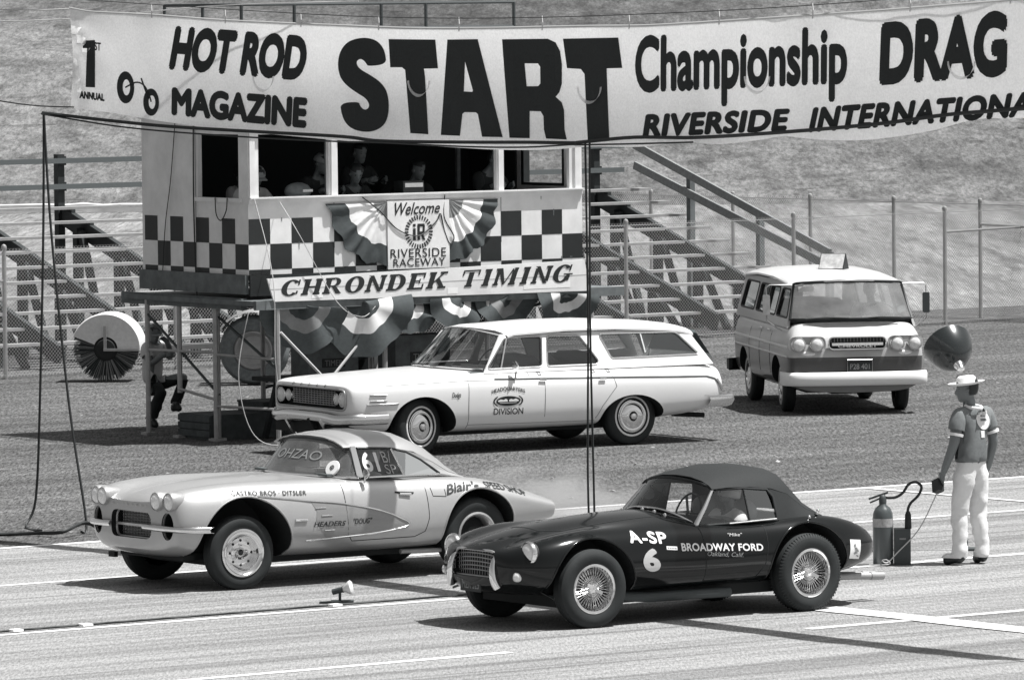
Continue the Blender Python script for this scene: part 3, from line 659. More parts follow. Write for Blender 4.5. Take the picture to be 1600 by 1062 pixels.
for j in range(13):
    row = []
    for u in us:
        a = interp(HEMs, max(u, .07)); b = interp(TOPs, u); z = a + (b - a) * j / 12
        uu = u + (.05 * math.sin(j / 12 * math.pi) if u < .4 else 0) * (1 - u / .4)
        row.append((uu - 1.365 * (belly(u) + bil(u, z)), bil(u, z) + belly(u), z))
    rows.append(row)
g.grid(rows); g.build('cloth', M_ban, ban, 60, solid=.003)
bfn = lambda u, z, k=0: (u - 1.365 * (belly(u) + bil(u, z)), bil(u, z) + belly(u) - .008 - .00025 * k, z)
def btext(body, q, bold, shear=0, nu=14, nv=5, m=None, space=1.0):
    vs, fs = text2d(body, bold, shear, space); vs, fs = cut2d(vs, fs, nu, nv); qm = quadmap(q); g = G()
    g.add([bfn(*qm(v[0], v[1]), v[2]) for v in vs], fs); return g.build('lettering', m or M_bink, ban)
M_bink = mat('banner_ink', 0.016, .8, noise_amp=.25, noise_scale=60)
btext('HOT ROD', [(1.895, 5.085), (4.185, 4.975), (4.11, 4.532), (1.785, 4.643)], .06, .1)
btext('MAGAZINE', [(1.84, 4.478), (4.16, 4.38), (4.13, 4.081), (1.83, 4.197)], .06)
btext('Championship', [(9.274, 4.965), (12.209, 5.055), (12.195, 4.40), (9.262, 4.30)], .036, 0, 20)
btext('DRAG', [(12.65, 5.074), (14.275, 5.171), (14.25, 4.616), (12.617, 4.53)], .06, 0, space=1.06)
btext('RIVERSIDE', [(9.385, 4.267), (11.431, 4.335), (11.40, 4.138), (9.36, 4.055)], .055, .1, space=1.08)
btext('INTERNATIONAL', [(11.72, 4.345), (14.78, 4.51), (14.75, 4.30), (11.67, 4.125)], .055, .1, 16, space=1.08)
btext('ST', [(.475, 4.922), (.592, 4.915), (.588, 4.832), (.47, 4.839)], .03, 0, 2, 2)
btext('ANNUAL', [(.195, 4.435), (.646, 4.405), (.644, 4.329), (.188, 4.358)], .06, 0, 5, 2)
def bpoly(loops, nu=6, nv=6):
    vs, fs = poly2d(loops); x0 = min(v[0] for v in vs); x1 = max(v[0] for v in vs); y0 = min(v[1] for v in vs); y1 = max(v[1] for v in vs)
    vs, fs = unit(vs, fs); vs, fs = cut2d(vs, fs, nu, nv); g = G(); g.add([bfn(x0 + (x1 - x0) * u, y0 + (y1 - y0) * v) for u, v in vs], fs); return g.build('lettering', M_bink, ban)
Q = lambda pts: [(4.656 + (x - 80) / 1323 * 4.424, 4.938 - (y - 183) * (.908 / 460)) for x, y in pts]
def chaikin(p, n=2):
    for _ in range(n): p = [q for a, b in zip(p, p[1:] + p[:1]) for q in (lerp(a, b, .25), lerp(a, b, .75))]
    return p
bpoly([chaikin(Q([(320, 303), (315, 250), (300, 215), (270, 187), (225, 175), (170, 180), (125, 200), (95, 240), (82, 290), (85, 340), (100, 380), (135, 415), (180, 445), (215, 465), (233, 490), (233, 510), (220, 522), (205, 520), (190, 505), (183, 483), (92, 492), (97, 540), (115, 585), (150, 615), (200, 628), (250, 626), (295, 605), (320, 570), (330, 520), (328, 465), (315, 420), (285, 385), (240, 355), (195, 330), (177, 310), (174, 290), (190, 277), (208, 283), (222, 300), (230, 314)]))])
bpoly([Q([(332, 183), (556, 186), (567, 322), (500, 324), (505, 360), (518, 634), (432, 630), (410, 330), (395, 318), (338, 318)])])
bpoly([Q([(613, 186), (755, 184), (865, 640), (770, 640), (752, 535), (742, 527), (690, 527), (680, 535), (667, 638), (577, 636)]), Q([(695, 290), (730, 425), (727, 432), (688, 430)])])
bpoly([Q([(867, 185), (1075, 183), (1110, 200), (1130, 240), (1138, 300), (1137, 390), (1125, 430), (1108, 450), (1135, 475), (1145, 510), (1146, 600), (1155, 645), (1062, 642), (1053, 600), (1052, 540), (1040, 518), (990, 517), (988, 642), (896, 642)]), Q([(970, 297), (1030, 297), (1040, 312), (1040, 390), (1030, 402), (978, 403)])])
bpoly([Q([(1143, 183), (1386, 178), (1403, 316), (1335, 318), (1343, 643), (1248, 645), (1240, 400), (1238, 345), (1222, 322), (1160, 318)])])
bpoly([[(.25, 4.905), (.31, 4.937), (.484, 4.941), (.472, 4.468), (.297, 4.471), (.335, 4.86), (.26, 4.86)]])
for cx, cz, rx, rz in ((1.02, 4.47, .155, .16), (1.47, 4.325, .14, .135)):
    bpoly([circle(cx, cz, rx, 26, rz), circle(cx + .015, cz, rx * .42, 20, rz * .5)], 3, 3)
g = G(); g.tube([bfn(*p) for p in catmull([(1.02, 4.47), (1.2, 4.52), (1.33, 4.5), (1.42, 4.42), (1.47, 4.33)], 4)], .008, 5); g.tube([bfn(*p) for p in [(1.3, 4.56), (1.42, 4.36)]], .008, 5)
g.build('wheel_drawing', M_bink, ban)
for (u, z) in ((3.432, 4.536), (5.995, 4.50), (8.612, 4.456), (11.0, 4.56), (13.694, 4.694)):
    g = G(); rows = []
    for j in range(15):
        a = math.pi + math.pi * j / 14
        x = u + .17 * math.cos(a); zz = z + .13 * math.sin(a) + .05; wd = .004 + .022 * math.sin(math.pi * j / 14) ** 2
        rows.append([(lambda p, k=k: (p[0], p[1] - .004 - .02 * k, p[2]))(bfn(x, zz - wd * k)) for k in (0, 1)])
    g.grid(rows); g.build('wind_flap', M_ban, ban, 60)
g = G(); g.tube([(lambda p: (p[0], p[1] + .008, p[2] + .012))(bfn(u, interp(TOPs, u))) for u in us], .009, 5); g.build('hem_rope', M_cord, ban)
for i in range(11):
    u = 1.5 + 1.28 * i; zt = interp(TOPs, u); g = G(); u, yy, _ = bfn(u, zt); g.tube([(u, yy, zt - .02), (u + .02, yy - .01, zt + .05), (u, yy, zt + .11)], .006, 5); g.build('tie', M_cord, ban)
BM = Matrix.Translation(BAN_LOC) @ Matrix.Rotation(BAN_RZ, 4, 'Z')
BL_ = lambda u, y, z: tuple(BM @ Vector((u, y, z)))
cord('power_cable', 'thick bundle of black cable slung along the foot of the banner', [BL_(bfn(u, z)[0], bfn(u, z)[1] - .05 + .015 * math.sin(u * 7), z + .012 * math.sin(u * 4.3)) for u, z in CAB], .018, M_cable)
cord('power_cable', 'second thinner black cable looping below the banner hem', [BL_(bfn(u, z)[0], bfn(u, z)[1] - .07, z - .02 - .03 * abs(math.sin(u * 1.1 + .5))) for u, z in CAB[:12]], .009, M_cable)
cord('power_cable', 'black cable dropping from the banner corner straight to the ground', [BL_(-.41, -.05, 4.22), BL_(-.45, -.05, 3.0), BL_(-.55, -.05, 1.4), BL_(-.66, -.05, .3), BL_(-.62, -.2, .02), BL_(-.1, -.35, .02)], .014, M_cable)
cord('power_cable', 'black cable slanting from the banner corner to the strip edge', [BL_(-.41, -.05, 4.22), BL_(-.3, -.05, 3.0), BL_(-.02, -.05, 1.3), BL_(.27, -.05, .12), BL_(.33, -.15, .02)], .014, M_cable)
for dx, lab in ((-.03, 'black cable hanging from the banner, left of the pair before the wagon'), (.035, 'black cable hanging from the banner, right of the pair before the wagon')):
    cord('power_cable', lab, [BL_(8.6 + dx, -.05, 4.02), BL_(8.6 + dx * .5, -.05, 2.4), BL_(8.6, -.05 + dx, 1.0), BL_(8.63 + dx, -.05, .02)], .010, M_cable, group='cables hanging before the wagon')
cord('guy_rope', 'pale rope from the upper left banner corner out to the left', [BL_(.01, 0, 5.256), BL_(-.9, .0, 5.25), BL_(-3.2, 0, 5.3)], .007, M_cord)
cord('guy_rope', 'slack pale rope crossing behind the upper left banner corner', [BL_(-3.2, .5, 5.12), BL_(-.5, .5, 5.16), BL_(2, .4, 5.27), BL_(4.6, .3, 5.3)], .006, M_cord)
cord('guy_rope', 'thin dark wire running above the whole banner', [BL_(-3.2, .05, 5.5), BL_(1.5, .03, 5.29), BL_(5.5, .03, 5.145), BL_(9, .03, 5.15), BL_(13, .03, 5.28), BL_(17.5, .03, 5.6)], .004, M_cable)
cord('guy_rope', 'dark wire from the lower left banner corner out to the left', [BL_(.07, 0, 4.27), BL_(-1.0, 0, 4.3), BL_(-3.2, 0, 4.5)], .007, M_cable)
cord('ground_cable', 'black cable lying along the far edge of the strip at left', [(-7.5, 64.1, .02), (-6, 63.95, .02), (-5.1, 63.85, .02), (-4.75, 63.8, .03), (-4.5, 63.55, .06), (-4.3, 63.9, .12), (-4.1, 64.1, .05), (-3.6, 64.6, .02)], .02, M_cable)

# ------------------------------------------------------------------ vehicle helpers
def car_body(stations, mats, parent, wells, cuts=(), sub=2, name='body', ang=38, selfx=False):
    g = G(); rows = []
    for st in stations:
        x = st[0]; pts = st[1]
        left = [(x + (p[2] if len(p) > 2 else 0), p[0], p[1]) for p in pts]; right = [(a, -b, c) for a, b, c in left[-2:0:-1]]
        rows.append(left + right)
    g.grid(rows, closed=True); n = len(stations[0][1]); tot = 2 * n - 2
    for base in (0, (len(rows) - 1) * tot):
        idx = lambda i: base + i % tot
        g.f += [[idx(0), idx(1), idx(tot - 1)]] + [[idx(i), idx(i + 1), idx(tot - i - 1), idx(tot - i)] for i in range(1, n - 2)] + [[idx(n - 2), idx(n - 1), idx(n)]]
        g.m += [0] * (n - 1)
    ob = g.build(name, mats, None, None, sub=sub)
    tmp = []
    for loops, d0, d1, axis in list(wells) + list(cuts):
        c = G(); fn = (lambda u, v, t, d0=d0, d1=d1: (u, d0 if t == 0 else d1, v)) if axis == 'y' else (lambda u, v, t, d0=d0, d1=d1: (d0 if t == 0 else d1, u, v))
        c.slab([loops], fn, 1, 1); c.m = [1] * len(c.f)
        co = c.build('cutter', list(mats)); co.data.polygons.foreach_set('material_index', [1] * len(co.data.polygons)); tmp.append(co)
        md = ob.modifiers.new('b', 'BOOLEAN'); md.operation = 'DIFFERENCE'; md.object = co; md.solver = 'EXACT'; md.use_self = selfx
    if tmp: bake(ob)
    for t_ in tmp: bpy.data.objects.remove(t_)
    shade(ob, ang); ob.parent = parent
    bm = bmesh.new(); bm.from_mesh(ob.data); tree = BVHTree.FromBMesh(bm); bm.free()
    return ob, tree
def wells4(xf, xr, zf, zr, rf, rr_, yi=.42, el=1.0):
    o = []
    for x, z, r_ in ((xf, zf, rf), (xr, zr, rr_)):
        lp = circle(x, z, r_, 48, r_ * el); o += [(lp, yi, 1.3, 'y'), (lp, -1.3, -yi, 'y')]
    return o
def side(tree, x, z, off=.004, s=1):
    h = tree.ray_cast(Vector((x, 3 * s, z)), Vector((0, -s, 0)))
    if h[0] is None: return (x, (.75 + off) * s, z)
    n_ = h[1] if h[1].y * s > 0 else -h[1]
    return tuple(h[0] + n_ * off)
def topz(tree, x, y, off=.004):
    h = tree.ray_cast(Vector((x, y, 3)), Vector((0, 0, -1))); return (x, y, (h[0].z if h[0] is not None else .8) + off)
def front(tree, y, z, off=.004):
    h = tree.ray_cast(Vector((4, y, z)), Vector((-1, 0, 0))); return ((h[0].x if h[0] is not None else 1.9) + off, y, z)
def side_text(parent, tree, body, q, m, bold=0.0, shear=0, nu=8, nv=2, off=.004, bend=None, space=1.0, name='lettering'):
    vs, fs = text2d(body, bold, shear, space); vs, fs = cut2d(vs, fs, nu, nv); qm = quadmap(q); g = G(); P = []
    for u, v, k in vs:
        x, z = qm(u, v)
        if bend: z += bend(u)
        P.append(side(tree, x, z, off + .00008 * k))
    g.add(P, fs); return g.build(name, m, parent)
def side_line(parent, tree, pts, r_, m, name, n=5, off=0.0, s=1, closed=False):
    g = G(); g.tube([side(tree, x, z, off, s) for x, z in pts], r_, n, closed); return g.build(name, m, parent, 60)
def dense(pts, k=6): return [lerp(a, b, j / k) for a, b in zip(pts, pts[1:]) for j in range(k)] + [pts[-1]]
def wheel(parent, x, y, r, wd, kind, steer=0.0, ri=.205):
    sgn = 1 if y > 0 else -1
    g = G()
    if kind == 'wire':
        g.lathe([(ri + .006, .40 * wd), (ri + .012, .47 * wd), (ri + .002, .50 * wd), (ri - .012, .46 * wd), (ri - .02, .30 * wd), (ri - .034, .16 * wd), (ri - .036, -.1 * wd), (ri - .02, -.3 * wd), (ri, -.45 * wd)], n=48)
    elif kind == 'steel':
        g.lathe([(ri + .006, .40 * wd), (ri + .010, .52 * wd), (ri - .006, .55 * wd), (ri - .022, .44 * wd), (ri - .04, .42 * wd), (ri - .05, .2 * wd), (ri - .062, .12 * wd), (.125, .22 * wd), (.105, .26 * wd), (.085, .18 * wd), (.04, .18 * wd), (.032, .26 * wd), (.0, .27 * wd)], n=48)
        for k in range(5):
            a = 2 * math.pi * k / 5 + .4; g.lathe([(.012, .17 * wd), (.012, .27 * wd), (0, .28 * wd)], (.062 * math.cos(a), 0, .062 * math.sin(a)), n=6)
    elif kind == 'steelgrey':
        g.lathe([(ri + .006, .40 * wd), (ri + .008, .50 * wd), (ri - .01, .53 * wd), (ri - .03, .42 * wd), (ri - .036, -.2 * wd), (ri - .02, -.3 * wd)], n=40)
    else:
        g.lathe([(ri + .004, .40 * wd), (ri + .004, .50 * wd), (ri - .012, .52 * wd), (ri - .02, .42 * wd), (.02, .38 * wd), (0, .38 * wd)], n=40)
    wh = g.build('wheel', M_steel if kind == 'steelgrey' else M_chrome, parent, 40); wh.location = (x, y, r); wh.rotation_euler = (0, 0, steer + (0 if sgn > 0 else math.pi))
    g = G(); h = wd / 2
    g.lathe([(ri - .004, -.8 * h), (ri + .01, -.94 * h), ((ri + r) / 2, -h), (r - .03, -.93 * h), (r - .008, -.76 * h), (r, -.45 * h), (r - .003, -.40 * h), (r - .003, -.36 * h), (r, -.32 * h), (r, .32 * h), (r - .003, .36 * h), (r - .003, .40 * h), (r, .45 * h), (r - .008, .76 * h), (r - .03, .93 * h), ((ri + r) / 2 + .02, h), ((ri + r) / 2, h + .004), ((ri + r) / 2 - .02, h), (ri + .01, .94 * h), (ri - .004, .8 * h)], n=64)
    if kind == 'wire' and x < 0:
        for k in range(72):
            a = 2 * math.pi * k / 72; ca, sa = math.cos(a), math.sin(a)
            for s_ in (1, -1): g.bar(((r - .045) * ca, s_ * .93 * h, (r - .045) * sa), ((r - .002) * ca, s_ * .70 * h, (r - .002) * sa), .009, .014, (ca, 0, sa))
    g.build('tyre', M_rubber, wh, 40)
    if kind == 'wire':
        g = G(); g.lathe([(ri - .03, -.30 * wd), (0.0, -.30 * wd)], n=32); g.build('brake_drum', M_dark, wh)
        g = G()
        for k in range(36):
            a = 2 * math.pi * k / 36
            for da, y0, y1 in ((.30, .26 * wd, .22 * wd), (-.30, .26 * wd, .22 * wd), (.26, -.12 * wd, -.06 * wd)):
                g.tube([(.042 * math.cos(a), y0, .042 * math.sin(a)), ((ri - .03) * math.cos(a + da), y1, (ri - .03) * math.sin(a + da))], .0022, 4)
        g.build('spokes', M_chrome, wh)
        g = G(); g.lathe([(.05, -.2 * wd), (.048, .25 * wd), (.04, .34 * wd), (.03, .42 * wd), (0, .45 * wd)], n=20)
        for a in (.5, .5 + math.pi):
            ca, sa = math.cos(a), math.sin(a); g.bar((.02 * ca, .40 * wd, .02 * sa), (.085 * ca, .47 * wd, .085 * sa), .03, .014, (0, 1, 0))
        g.build('knock_off_hub', M_chrome, wh, 40)
    if kind == 'steel':
        g = G(); g.lathe([(.026, .272 * wd), (.02, .285 * wd), (0, .288 * wd)], n=14); g.build('hub', M_dark, wh, 40)
        for k in range(8):
            a = 2 * math.pi * k / 8; g = G(); g.lathe([(.013, .225 * wd), (.012, .25 * wd), (0, .262 * wd)], (.112 * math.cos(a), .02 * wd, .112 * math.sin(a)), n=8); g.build('vent_hole', M_dark, wh)
    if kind == 'steelgrey':
        g = G(); g.lathe([(ri - .034, -.05 * wd), (.10, .1 * wd), (.08, .2 * wd), (.03, .2 * wd), (0, .22 * wd)], n=28); g.build('hub', M_dark, wh, 40)
    if kind == 'cap':
        g = G(); g.lathe([(.185, .50 * wd), (.182, .56 * wd), (.165, .58 * wd), (.15, .55 * wd), (.135, .60 * wd), (.09, .66 * wd), (.06, .66 * wd), (.052, .56 * wd), (.04, .56 * wd), (.034, .72 * wd), (0, .74 * wd)], n=40); g.build('hubcap', M_chrome, wh, 40)
        g = G(); g.lathe([(.242, .5 * wd + .0005), (.238, .5 * wd + .006), (.223, .5 * wd + .007), (.219, .5 * wd + .002)], n=56); g.build('whitewall', M_inkw, wh, 60)
        g = G(); g.lathe([(.058, .575 * wd), (.04, .575 * wd)], n=24); g.build('hubcap_ring', M_ink, wh)
    if kind == 'dog':
        g = G(); g.lathe([(.12, .42 * wd), (.11, .5 * wd), (.06, .56 * wd), (0, .58 * wd)], n=30); g.build('hubcap', M_chrome, wh, 40)
        g = G(); g.lathe([(.245, .5 * wd + .0005), (.24, .5 * wd + .006), (.21, .5 * wd + .007), (.2, .5 * wd)], n=40); g.build('whitewall', mat('dusty_whitewall', .4, .8), wh, 60)
    return wh
def headlamp(parent, c, r, tilt=0.0, ry=None, yaw=0.0, m_rim=None, hood=.05):
    g = G(); g.lathe([(r * (1.0 if hood < .1 else .7), -hood), (r * (1.1 if hood < .1 else 1.08), -hood * .55), (r * 1.16, -.02), (r * 1.16, .0), (r * 1.05, .018), (r * .97, .012)], (0, 0, 0), 'X', 28); o = g.build('headlight', m_rim or M_chrome, parent, 50); o.location = c; o.rotation_euler = (0, tilt, yaw)
    g = G(); g.lathe([(r * 1.0, .006), (r * .8, .022), (r * .45, .034), (0, .04)], (0, 0, 0), 'X', 28); g.build('lens', M_lens, o, 60)
    return o
def panes(parent, name, rows, m, solid=0, smooth=60):
    g = G(); g.grid(rows); return g.build(name, m, parent, smooth, solid=solid)
def plate_text(parent, name, body, M, w_, h_, m, bold=.008):
    """lettering on a small flat plate; M maps (u to the viewer's right, 0, v up)"""
    vs, fs = text2d(body, bold); g = G(); g.add([M @ Vector(((u - .5) * w_, -.00008 * k, (v - .5) * h_)) for u, v, k in vs], fs); return g.build(name, m, parent)
FACE = lambda x, y, z, tilt=0.0: Matrix.Translation((x, y, z)) @ Matrix.Rotation(math.pi / 2, 4, 'Z') @ Matrix.Rotation(tilt, 4, 'X')   # plate facing the car's front

# ------------------------------------------------------------------ dark roadster
CY = 0.61007
cb = thing('roadster', 'black open-bodied roadster with raised soft top, wire wheels and white A-SP 6 lettering', 'sports car', (1.18871, 54.98377, 0), CY + math.pi)
ST = [(1.90, [(0, .655), (.12, .652), (.23, .64), (.31, .61), (.36, .57), (.375, .52), (.355, .45), (.28, .39), (.12, .365), (0, .36)]),
      (1.82, [(0, .705), (.14, .70), (.28, .675), (.41, .66), (.51, .615), (.55, .53), (.51, .42), (.38, .34), (.16, .315), (0, .31)]),
      (1.68, [(0, .755), (.16, .75), (.31, .70), (.48, .73), (.64, .71), (.71, .55), (.67, .39), (.5, .30), (.2, .28), (0, .28)]),
      (1.45, [(0, .81), (.18, .80), (.36, .745), (.53, .805), (.70, .765), (.785, .56), (.76, .39), (.62, .28), (.22, .27), (0, .27)]),
      (1.143, [(0, .86), (.2, .85), (.40, .785), (.56, .845), (.73, .80), (.805, .57), (.79, .39), (.67, .27), (.22, .26), (0, .26)]),
      (.75, [(0, .893), (.2, .885), (.40, .835), (.56, .835), (.705, .77), (.765, .57), (.755, .39), (.66, .26), (.22, .25), (0, .25)]),
      (.35, [(0, .913), (.22, .903), (.42, .868), (.565, .83), (.685, .75), (.735, .57), (.735, .39), (.65, .26), (.22, .25), (0, .25)]),
      (-.03, [(0, .92), (.22, .91), (.42, .868), (.565, .82), (.68, .75), (.73, .57), (.735, .39), (.65, .26), (.22, .25), (0, .25)]),
      (-.45, [(0, .82), (.25, .82), (.45, .81), (.585, .795), (.69, .735), (.74, .57), (.74, .39), (.65, .26), (.22, .25), (0, .25)]),
      (-.85, [(0, .82), (.25, .82), (.45, .815), (.59, .81), (.705, .755), (.77, .58), (.765, .39), (.65, .26), (.22, .25), (0, .25)]),
      (-1.143, [(0, .83), (.25, .83), (.46, .825), (.61, .84), (.745, .785), (.82, .58), (.80, .39), (.66, .27), (.22, .26), (0, .26)]),
      (-1.5, [(0, .80), (.22, .80), (.44, .80), (.59, .815), (.72, .765), (.785, .57), (.76, .40), (.62, .29), (.22, .27), (0, .27)]),
      (-1.80, [(0, .725), (.2, .73), (.4, .735), (.54, .735), (.64, .69), (.69, .55), (.66, .41), (.52, .31), (.2, .30), (0, .30)]),
      (-1.99, [(0, .64), (.18, .645), (.36, .645), (.47, .64), (.55, .60), (.58, .51), (.55, .42), (.43, .36), (.16, .34), (0, .34)]),
      (-2.10, [(0, .56), (.13, .56), (.25, .56), (.33, .555), (.38, .53), (.40, .49), (.38, .45), (.3, .42), (.12, .41), (0, .41)])]
gr_loop = [(x, y) for x, y in rpoly([(-.36, .44), (.36, .44), (.31, .665), (-.31, .665)], .13, 6)]
body, tr_ = car_body(ST, [M_black, M_dark], cb, wells4(1.143, -1.143, .335, .34, .425, .43, .40), [(gr_loop, 1.70, 2.2, 'x')])
for xw, zw, r_ in ((1.143, .335, .43), (-1.143, .34, .435)):
    for s_ in (1, -1):
        pts = [(xw + r_ * math.cos(R(a)), zw + r_ * math.sin(R(a))) for a in range(-8, 190, 6)]
        side_line(cb, tr_, [(x, z) for x, z in pts if z > .27], .011, M_black, 'arch_lip', 8, -.004, s_)
for y in (.56, -.56): headlamp(cb, (1.70, y, .652), .092, -.06)
for y in (.52, -.52):
    g = G(); g.lathe([(.045, -.03), (.045, .01), (.036, .03), (0, .042)], (0, 0, 0), 'X', 18); o = g.build('indicator_lamp', M_lens, cb, 50); o.location = (1.785, y, .462)
g = G(); g.add([(1.765, y, z) for y, z in gr_loop], [tuple(range(len(gr_loop)))]); g.build('grille_backing', M_dark, cb)
g = G(); g.tube([front(tr_, y, z, -.004) if abs(y) < .2 and False else (1.865 - .28 * y * y, y, z) for y, z in gr_loop], .011, 6, True)
for z in (.475, .51, .545, .58, .615): g.tube([(1.84 - .28 * y * y, y, z + .02 * (1 - (y / .3) ** 2)) for y in [-.32 + .08 * i for i in range(9)]], .005, 5)
for i in range(17): y = -.3 + .0375 * i; g.tube([(1.835 - .28 * y * y, y, .45), (1.83 - .28 * y * y, y, .65)], .0018, 4)
g.build('grille', M_steel, cb, 50)
for y in (.31, -.31):
    g = G(); P = [(1.835, y * .93, .635), (1.872, y * .97, .58), (1.89, y, .5), (1.885, y * 1.04, .42), (1.86, y * 1.1, .355)]
    g.tube(catmull(P, 4), [.010, .014, .018, .022, .025, .027, .03, .032, .034, .035, .036, .036, .037, .037, .036, .036, .034], 10); g.build('bumper_guard', M_chrome, cb, 60)
    g = G(); g.bar((1.70, y, .47), (1.875, y, .47), .03, .03); g.build('bumper_bracket', M_dark, cb)
g = G(); g.box((1.885, -.02, .375), (.012, .30, .13)); o = g.build('number_plate', M_ink, cb)
plate_text(o, 'lettering', 'MZR 323', FACE(1.892, -.02, .372), .25, .075, M_inkg)
g = G(); g.bar((1.82, -.30, .40), (1.82, .30, .40), .02, .03); g.build('front_bar', M_dark, cb)
# screen
def c3(P, n=8): return catmull(P, n)
WB = c3([(-.05, -.565, .80), (.0, -.40, .868), (.045, -.2, .915), (.06, 0, .925), (.045, .2, .915), (.0, .40, .868), (-.05, .565, .80)], 5)
WT = c3([(-.30, -.48, 1.095), (-.245, -.36, 1.135), (-.21, -.2, 1.16), (-.20, 0, 1.168), (-.21, .2, 1.16), (-.245, .36, 1.135), (-.30, .48, 1.095)], 5)
panes(cb, 'windshield', [[lerp(a, b, t) for a, b in zip(WB, WT)] for t in (0, .25, .5, .75, 1)], M_glass)
g = G(); g.tube(WB, .011, 6); g.build('windshield_frame', M_chrome, cb, 60)
g = G(); g.tube(WT, .013, 6); g.build('windshield_frame', M_ink, cb, 60)
for s_ in (1, -1):
    g = G(); g.tube([(-.03, s_ * .575, .75), (-.05, s_ * .568, .80), (-.18, s_ * .53, .95), (-.30, s_ * .482, 1.097)], [.024, .024, .019, .014], 8); g.build('windshield_post', M_chrome, cb, 60)
g = G(); g.tube([(-.0, 0, .93), (-.1, 0, 1.03), (-.14, 0, 1.1)], .008, 5); g.lathe([(0, -.012), (.045, -.008), (.045, .008), (0, .012)], (-.09, 0, 1.01), 'X', 14); g.build('rear_view_mirror', M_ink, cb, 50)
# soft top
TOPR = [(-.27, [(0, 1.182), (.2, 1.174), (.36, 1.148), (.46, 1.115), (.505, 1.085)]), (-.42, [(0, 1.225), (.2, 1.215), (.36, 1.185), (.475, 1.14), (.52, 1.095)]),
        (-.65, [(0, 1.256), (.2, 1.246), (.38, 1.208), (.49, 1.15), (.53, 1.09)]), (-.88, [(0, 1.248), (.2, 1.24), (.38, 1.20), (.49, 1.135), (.535, 1.065)]),
        (-1.05, [(0, 1.215), (.2, 1.21), (.38, 1.17), (.49, 1.10), (.54, 1.01)]), (-1.10, [(0, 1.175), (.2, 1.17), (.38, 1.13), (.49, 1.06), (.543, .97)]), (-1.24, [(0, 1.01), (.22, 1.005), (.39, .97), (.5, .92), (.56, .87)]), (-1.40, [(0, .83), (.22, .83), (.4, .825), (.52, .82), (.585, .805)])]
rows = [[(x, y, z) for y, z in p[::-1]] + [(x, -y, z) for y, z in p[1:]] for x, p in TOPR]
panes(cb, 'soft_top', rows, M_canvas_d, .012, 40)
for s_ in (1, -1):
    g = G()
    rl = [(-.86, .535, 1.065), (-1.05, .54, 1.01), (-1.10, .543, .97), (-1.24, .56, .87), (-1.40, .585, .805)]; lo = [(-.90, .61, .80), (-1.05, .62, .805), (-1.12, .62, .81), (-1.25, .61, .81), (-1.40, .59, .80)]
    g.grid([[(a[0] + (b[0] - a[0]) * t + (-.03 if t not in (0, 1) else 0) * 0, s_ * (a[1] + (b[1] - a[1]) * t), a[2] + (b[2] - a[2]) * t) for a, b in zip(rl, lo)] for t in (0, .33, .66, 1)])
    g.build('soft_top_quarter', M_canvas_d, cb, 60, solid=.01)
    A = [(-.31, .50, 1.085), (-.06, .575, .79)]; Bm = [(-.59, .525, 1.085), (-.59, .62, .80)]; C_ = [(-.84, .533, 1.06), (-.89, .62, .80)]
    for (p, q) in ((A, Bm), (Bm, C_)):
        g = G(); g.add([(a, s_ * b, c) for a, b, c in (p[0], p[1], q[1], q[0])], [(0, 1, 2, 3)]); g.build('side_screen', M_plexi, cb)
    g = G()
    for p, q in ((A[0], Bm[0]), (Bm[0], C_[0]), (A[1], Bm[1]), (Bm[1], C_[1])): g.tube([(a, s_ * b, c) for a, b, c in (p, q)], .012, 6)
    g.tube([(a, s_ * b, c) for a, b, c in Bm], .009, 6); g.tube([(a, s_ * b, c) for a, b, c in (C_[0], (-.875, .57, 1.0), C_[1])], .013, 6); g.build('side_screen_frame', M_canvas_d, cb, 60)
g = G(); g.tube([(-.35, .645, .80), (-.85, .655, .815)], .008, 6); g.build('door_moulding', M_steel, cb, 60)
for p in ((-1.33, .60, .835), (-1.2, .66, .812), (-1.42, .5, .842)):
    g = G(); g.lathe([(0.017, -.01), (.015, .01), (0, .017)], p, 'Z', 10); g.build('fastener', M_chrome, cb, 60)
g = G(); g.box((-.5, 0, .78), (1.0, 1.06, .02)); g.build('cockpit_floor', M_inner, cb)
for y in (.28, -.28):
    g = G(); g.box((-.78, y, .86), (.14, .42, .26)); g.box((-.55, y, .80), (.4, .42, .08)); g.build('seat', M_seat, cb, sub=2, smooth=60)
g = G(); g.lathe([(.17, -.01), (.185, 0), (.17, .01), (.165, 0), (.17, -.01)], (0, 0, 0), 'X', 28)
for a in (0, 2.1, 4.2): g.bar((0, 0, 0), (0, .17 * math.cos(a), .17 * math.sin(a)), .02, .012)
o = g.build('steering_wheel', M_dark, cb, 60); o.location = (-.18, .28, .88); o.rotation_euler = (0, R(-20), 0)
side_line(cb, tr_, dense([(-.03, .78), (-.04, .60), (-.03, .33)]), .004, M_dark, 'door_gap')
side_line(cb, tr_, dense([(-.70, .80), (-.69, .60), (-.66, .45), (-.58, .33), (-.03, .33)]), .004, M_dark, 'door_gap')
g = G(); g.tube([topz(tr_, x, y, 0) for x, y in dense([(.16, -.36), (.16, .36), (1.2, .33), (1.35, .2), (1.35, -.2), (1.2, -.33), (.16, -.36)], 10)], .0035, 5); g.build('bonnet_gap', M_dark, cb)
for x, y in ((.12, .2), (.11, .34), (.1, -.3), (.1, 0)):
    p = topz(tr_, x, y, 0); g = G(); g.lathe([(.016, -.005), (.014, .012), (0, .02)], p, 'Z', 10); g.build('cowl_fitting', M_chrome, cb, 60)
side_text(cb, tr_, 'A-SP', [(.765, .800), (.352, .765), (.352, .668), (.755, .698)], M_inkw, .032, .05, 6, space=1.12)
side_text(cb, tr_, '6', [(.645, .658), (.455, .632), (.455, .436), (.645, .46)], mat('pale_grey_numeral', .45, .6), .05, 0, 4)
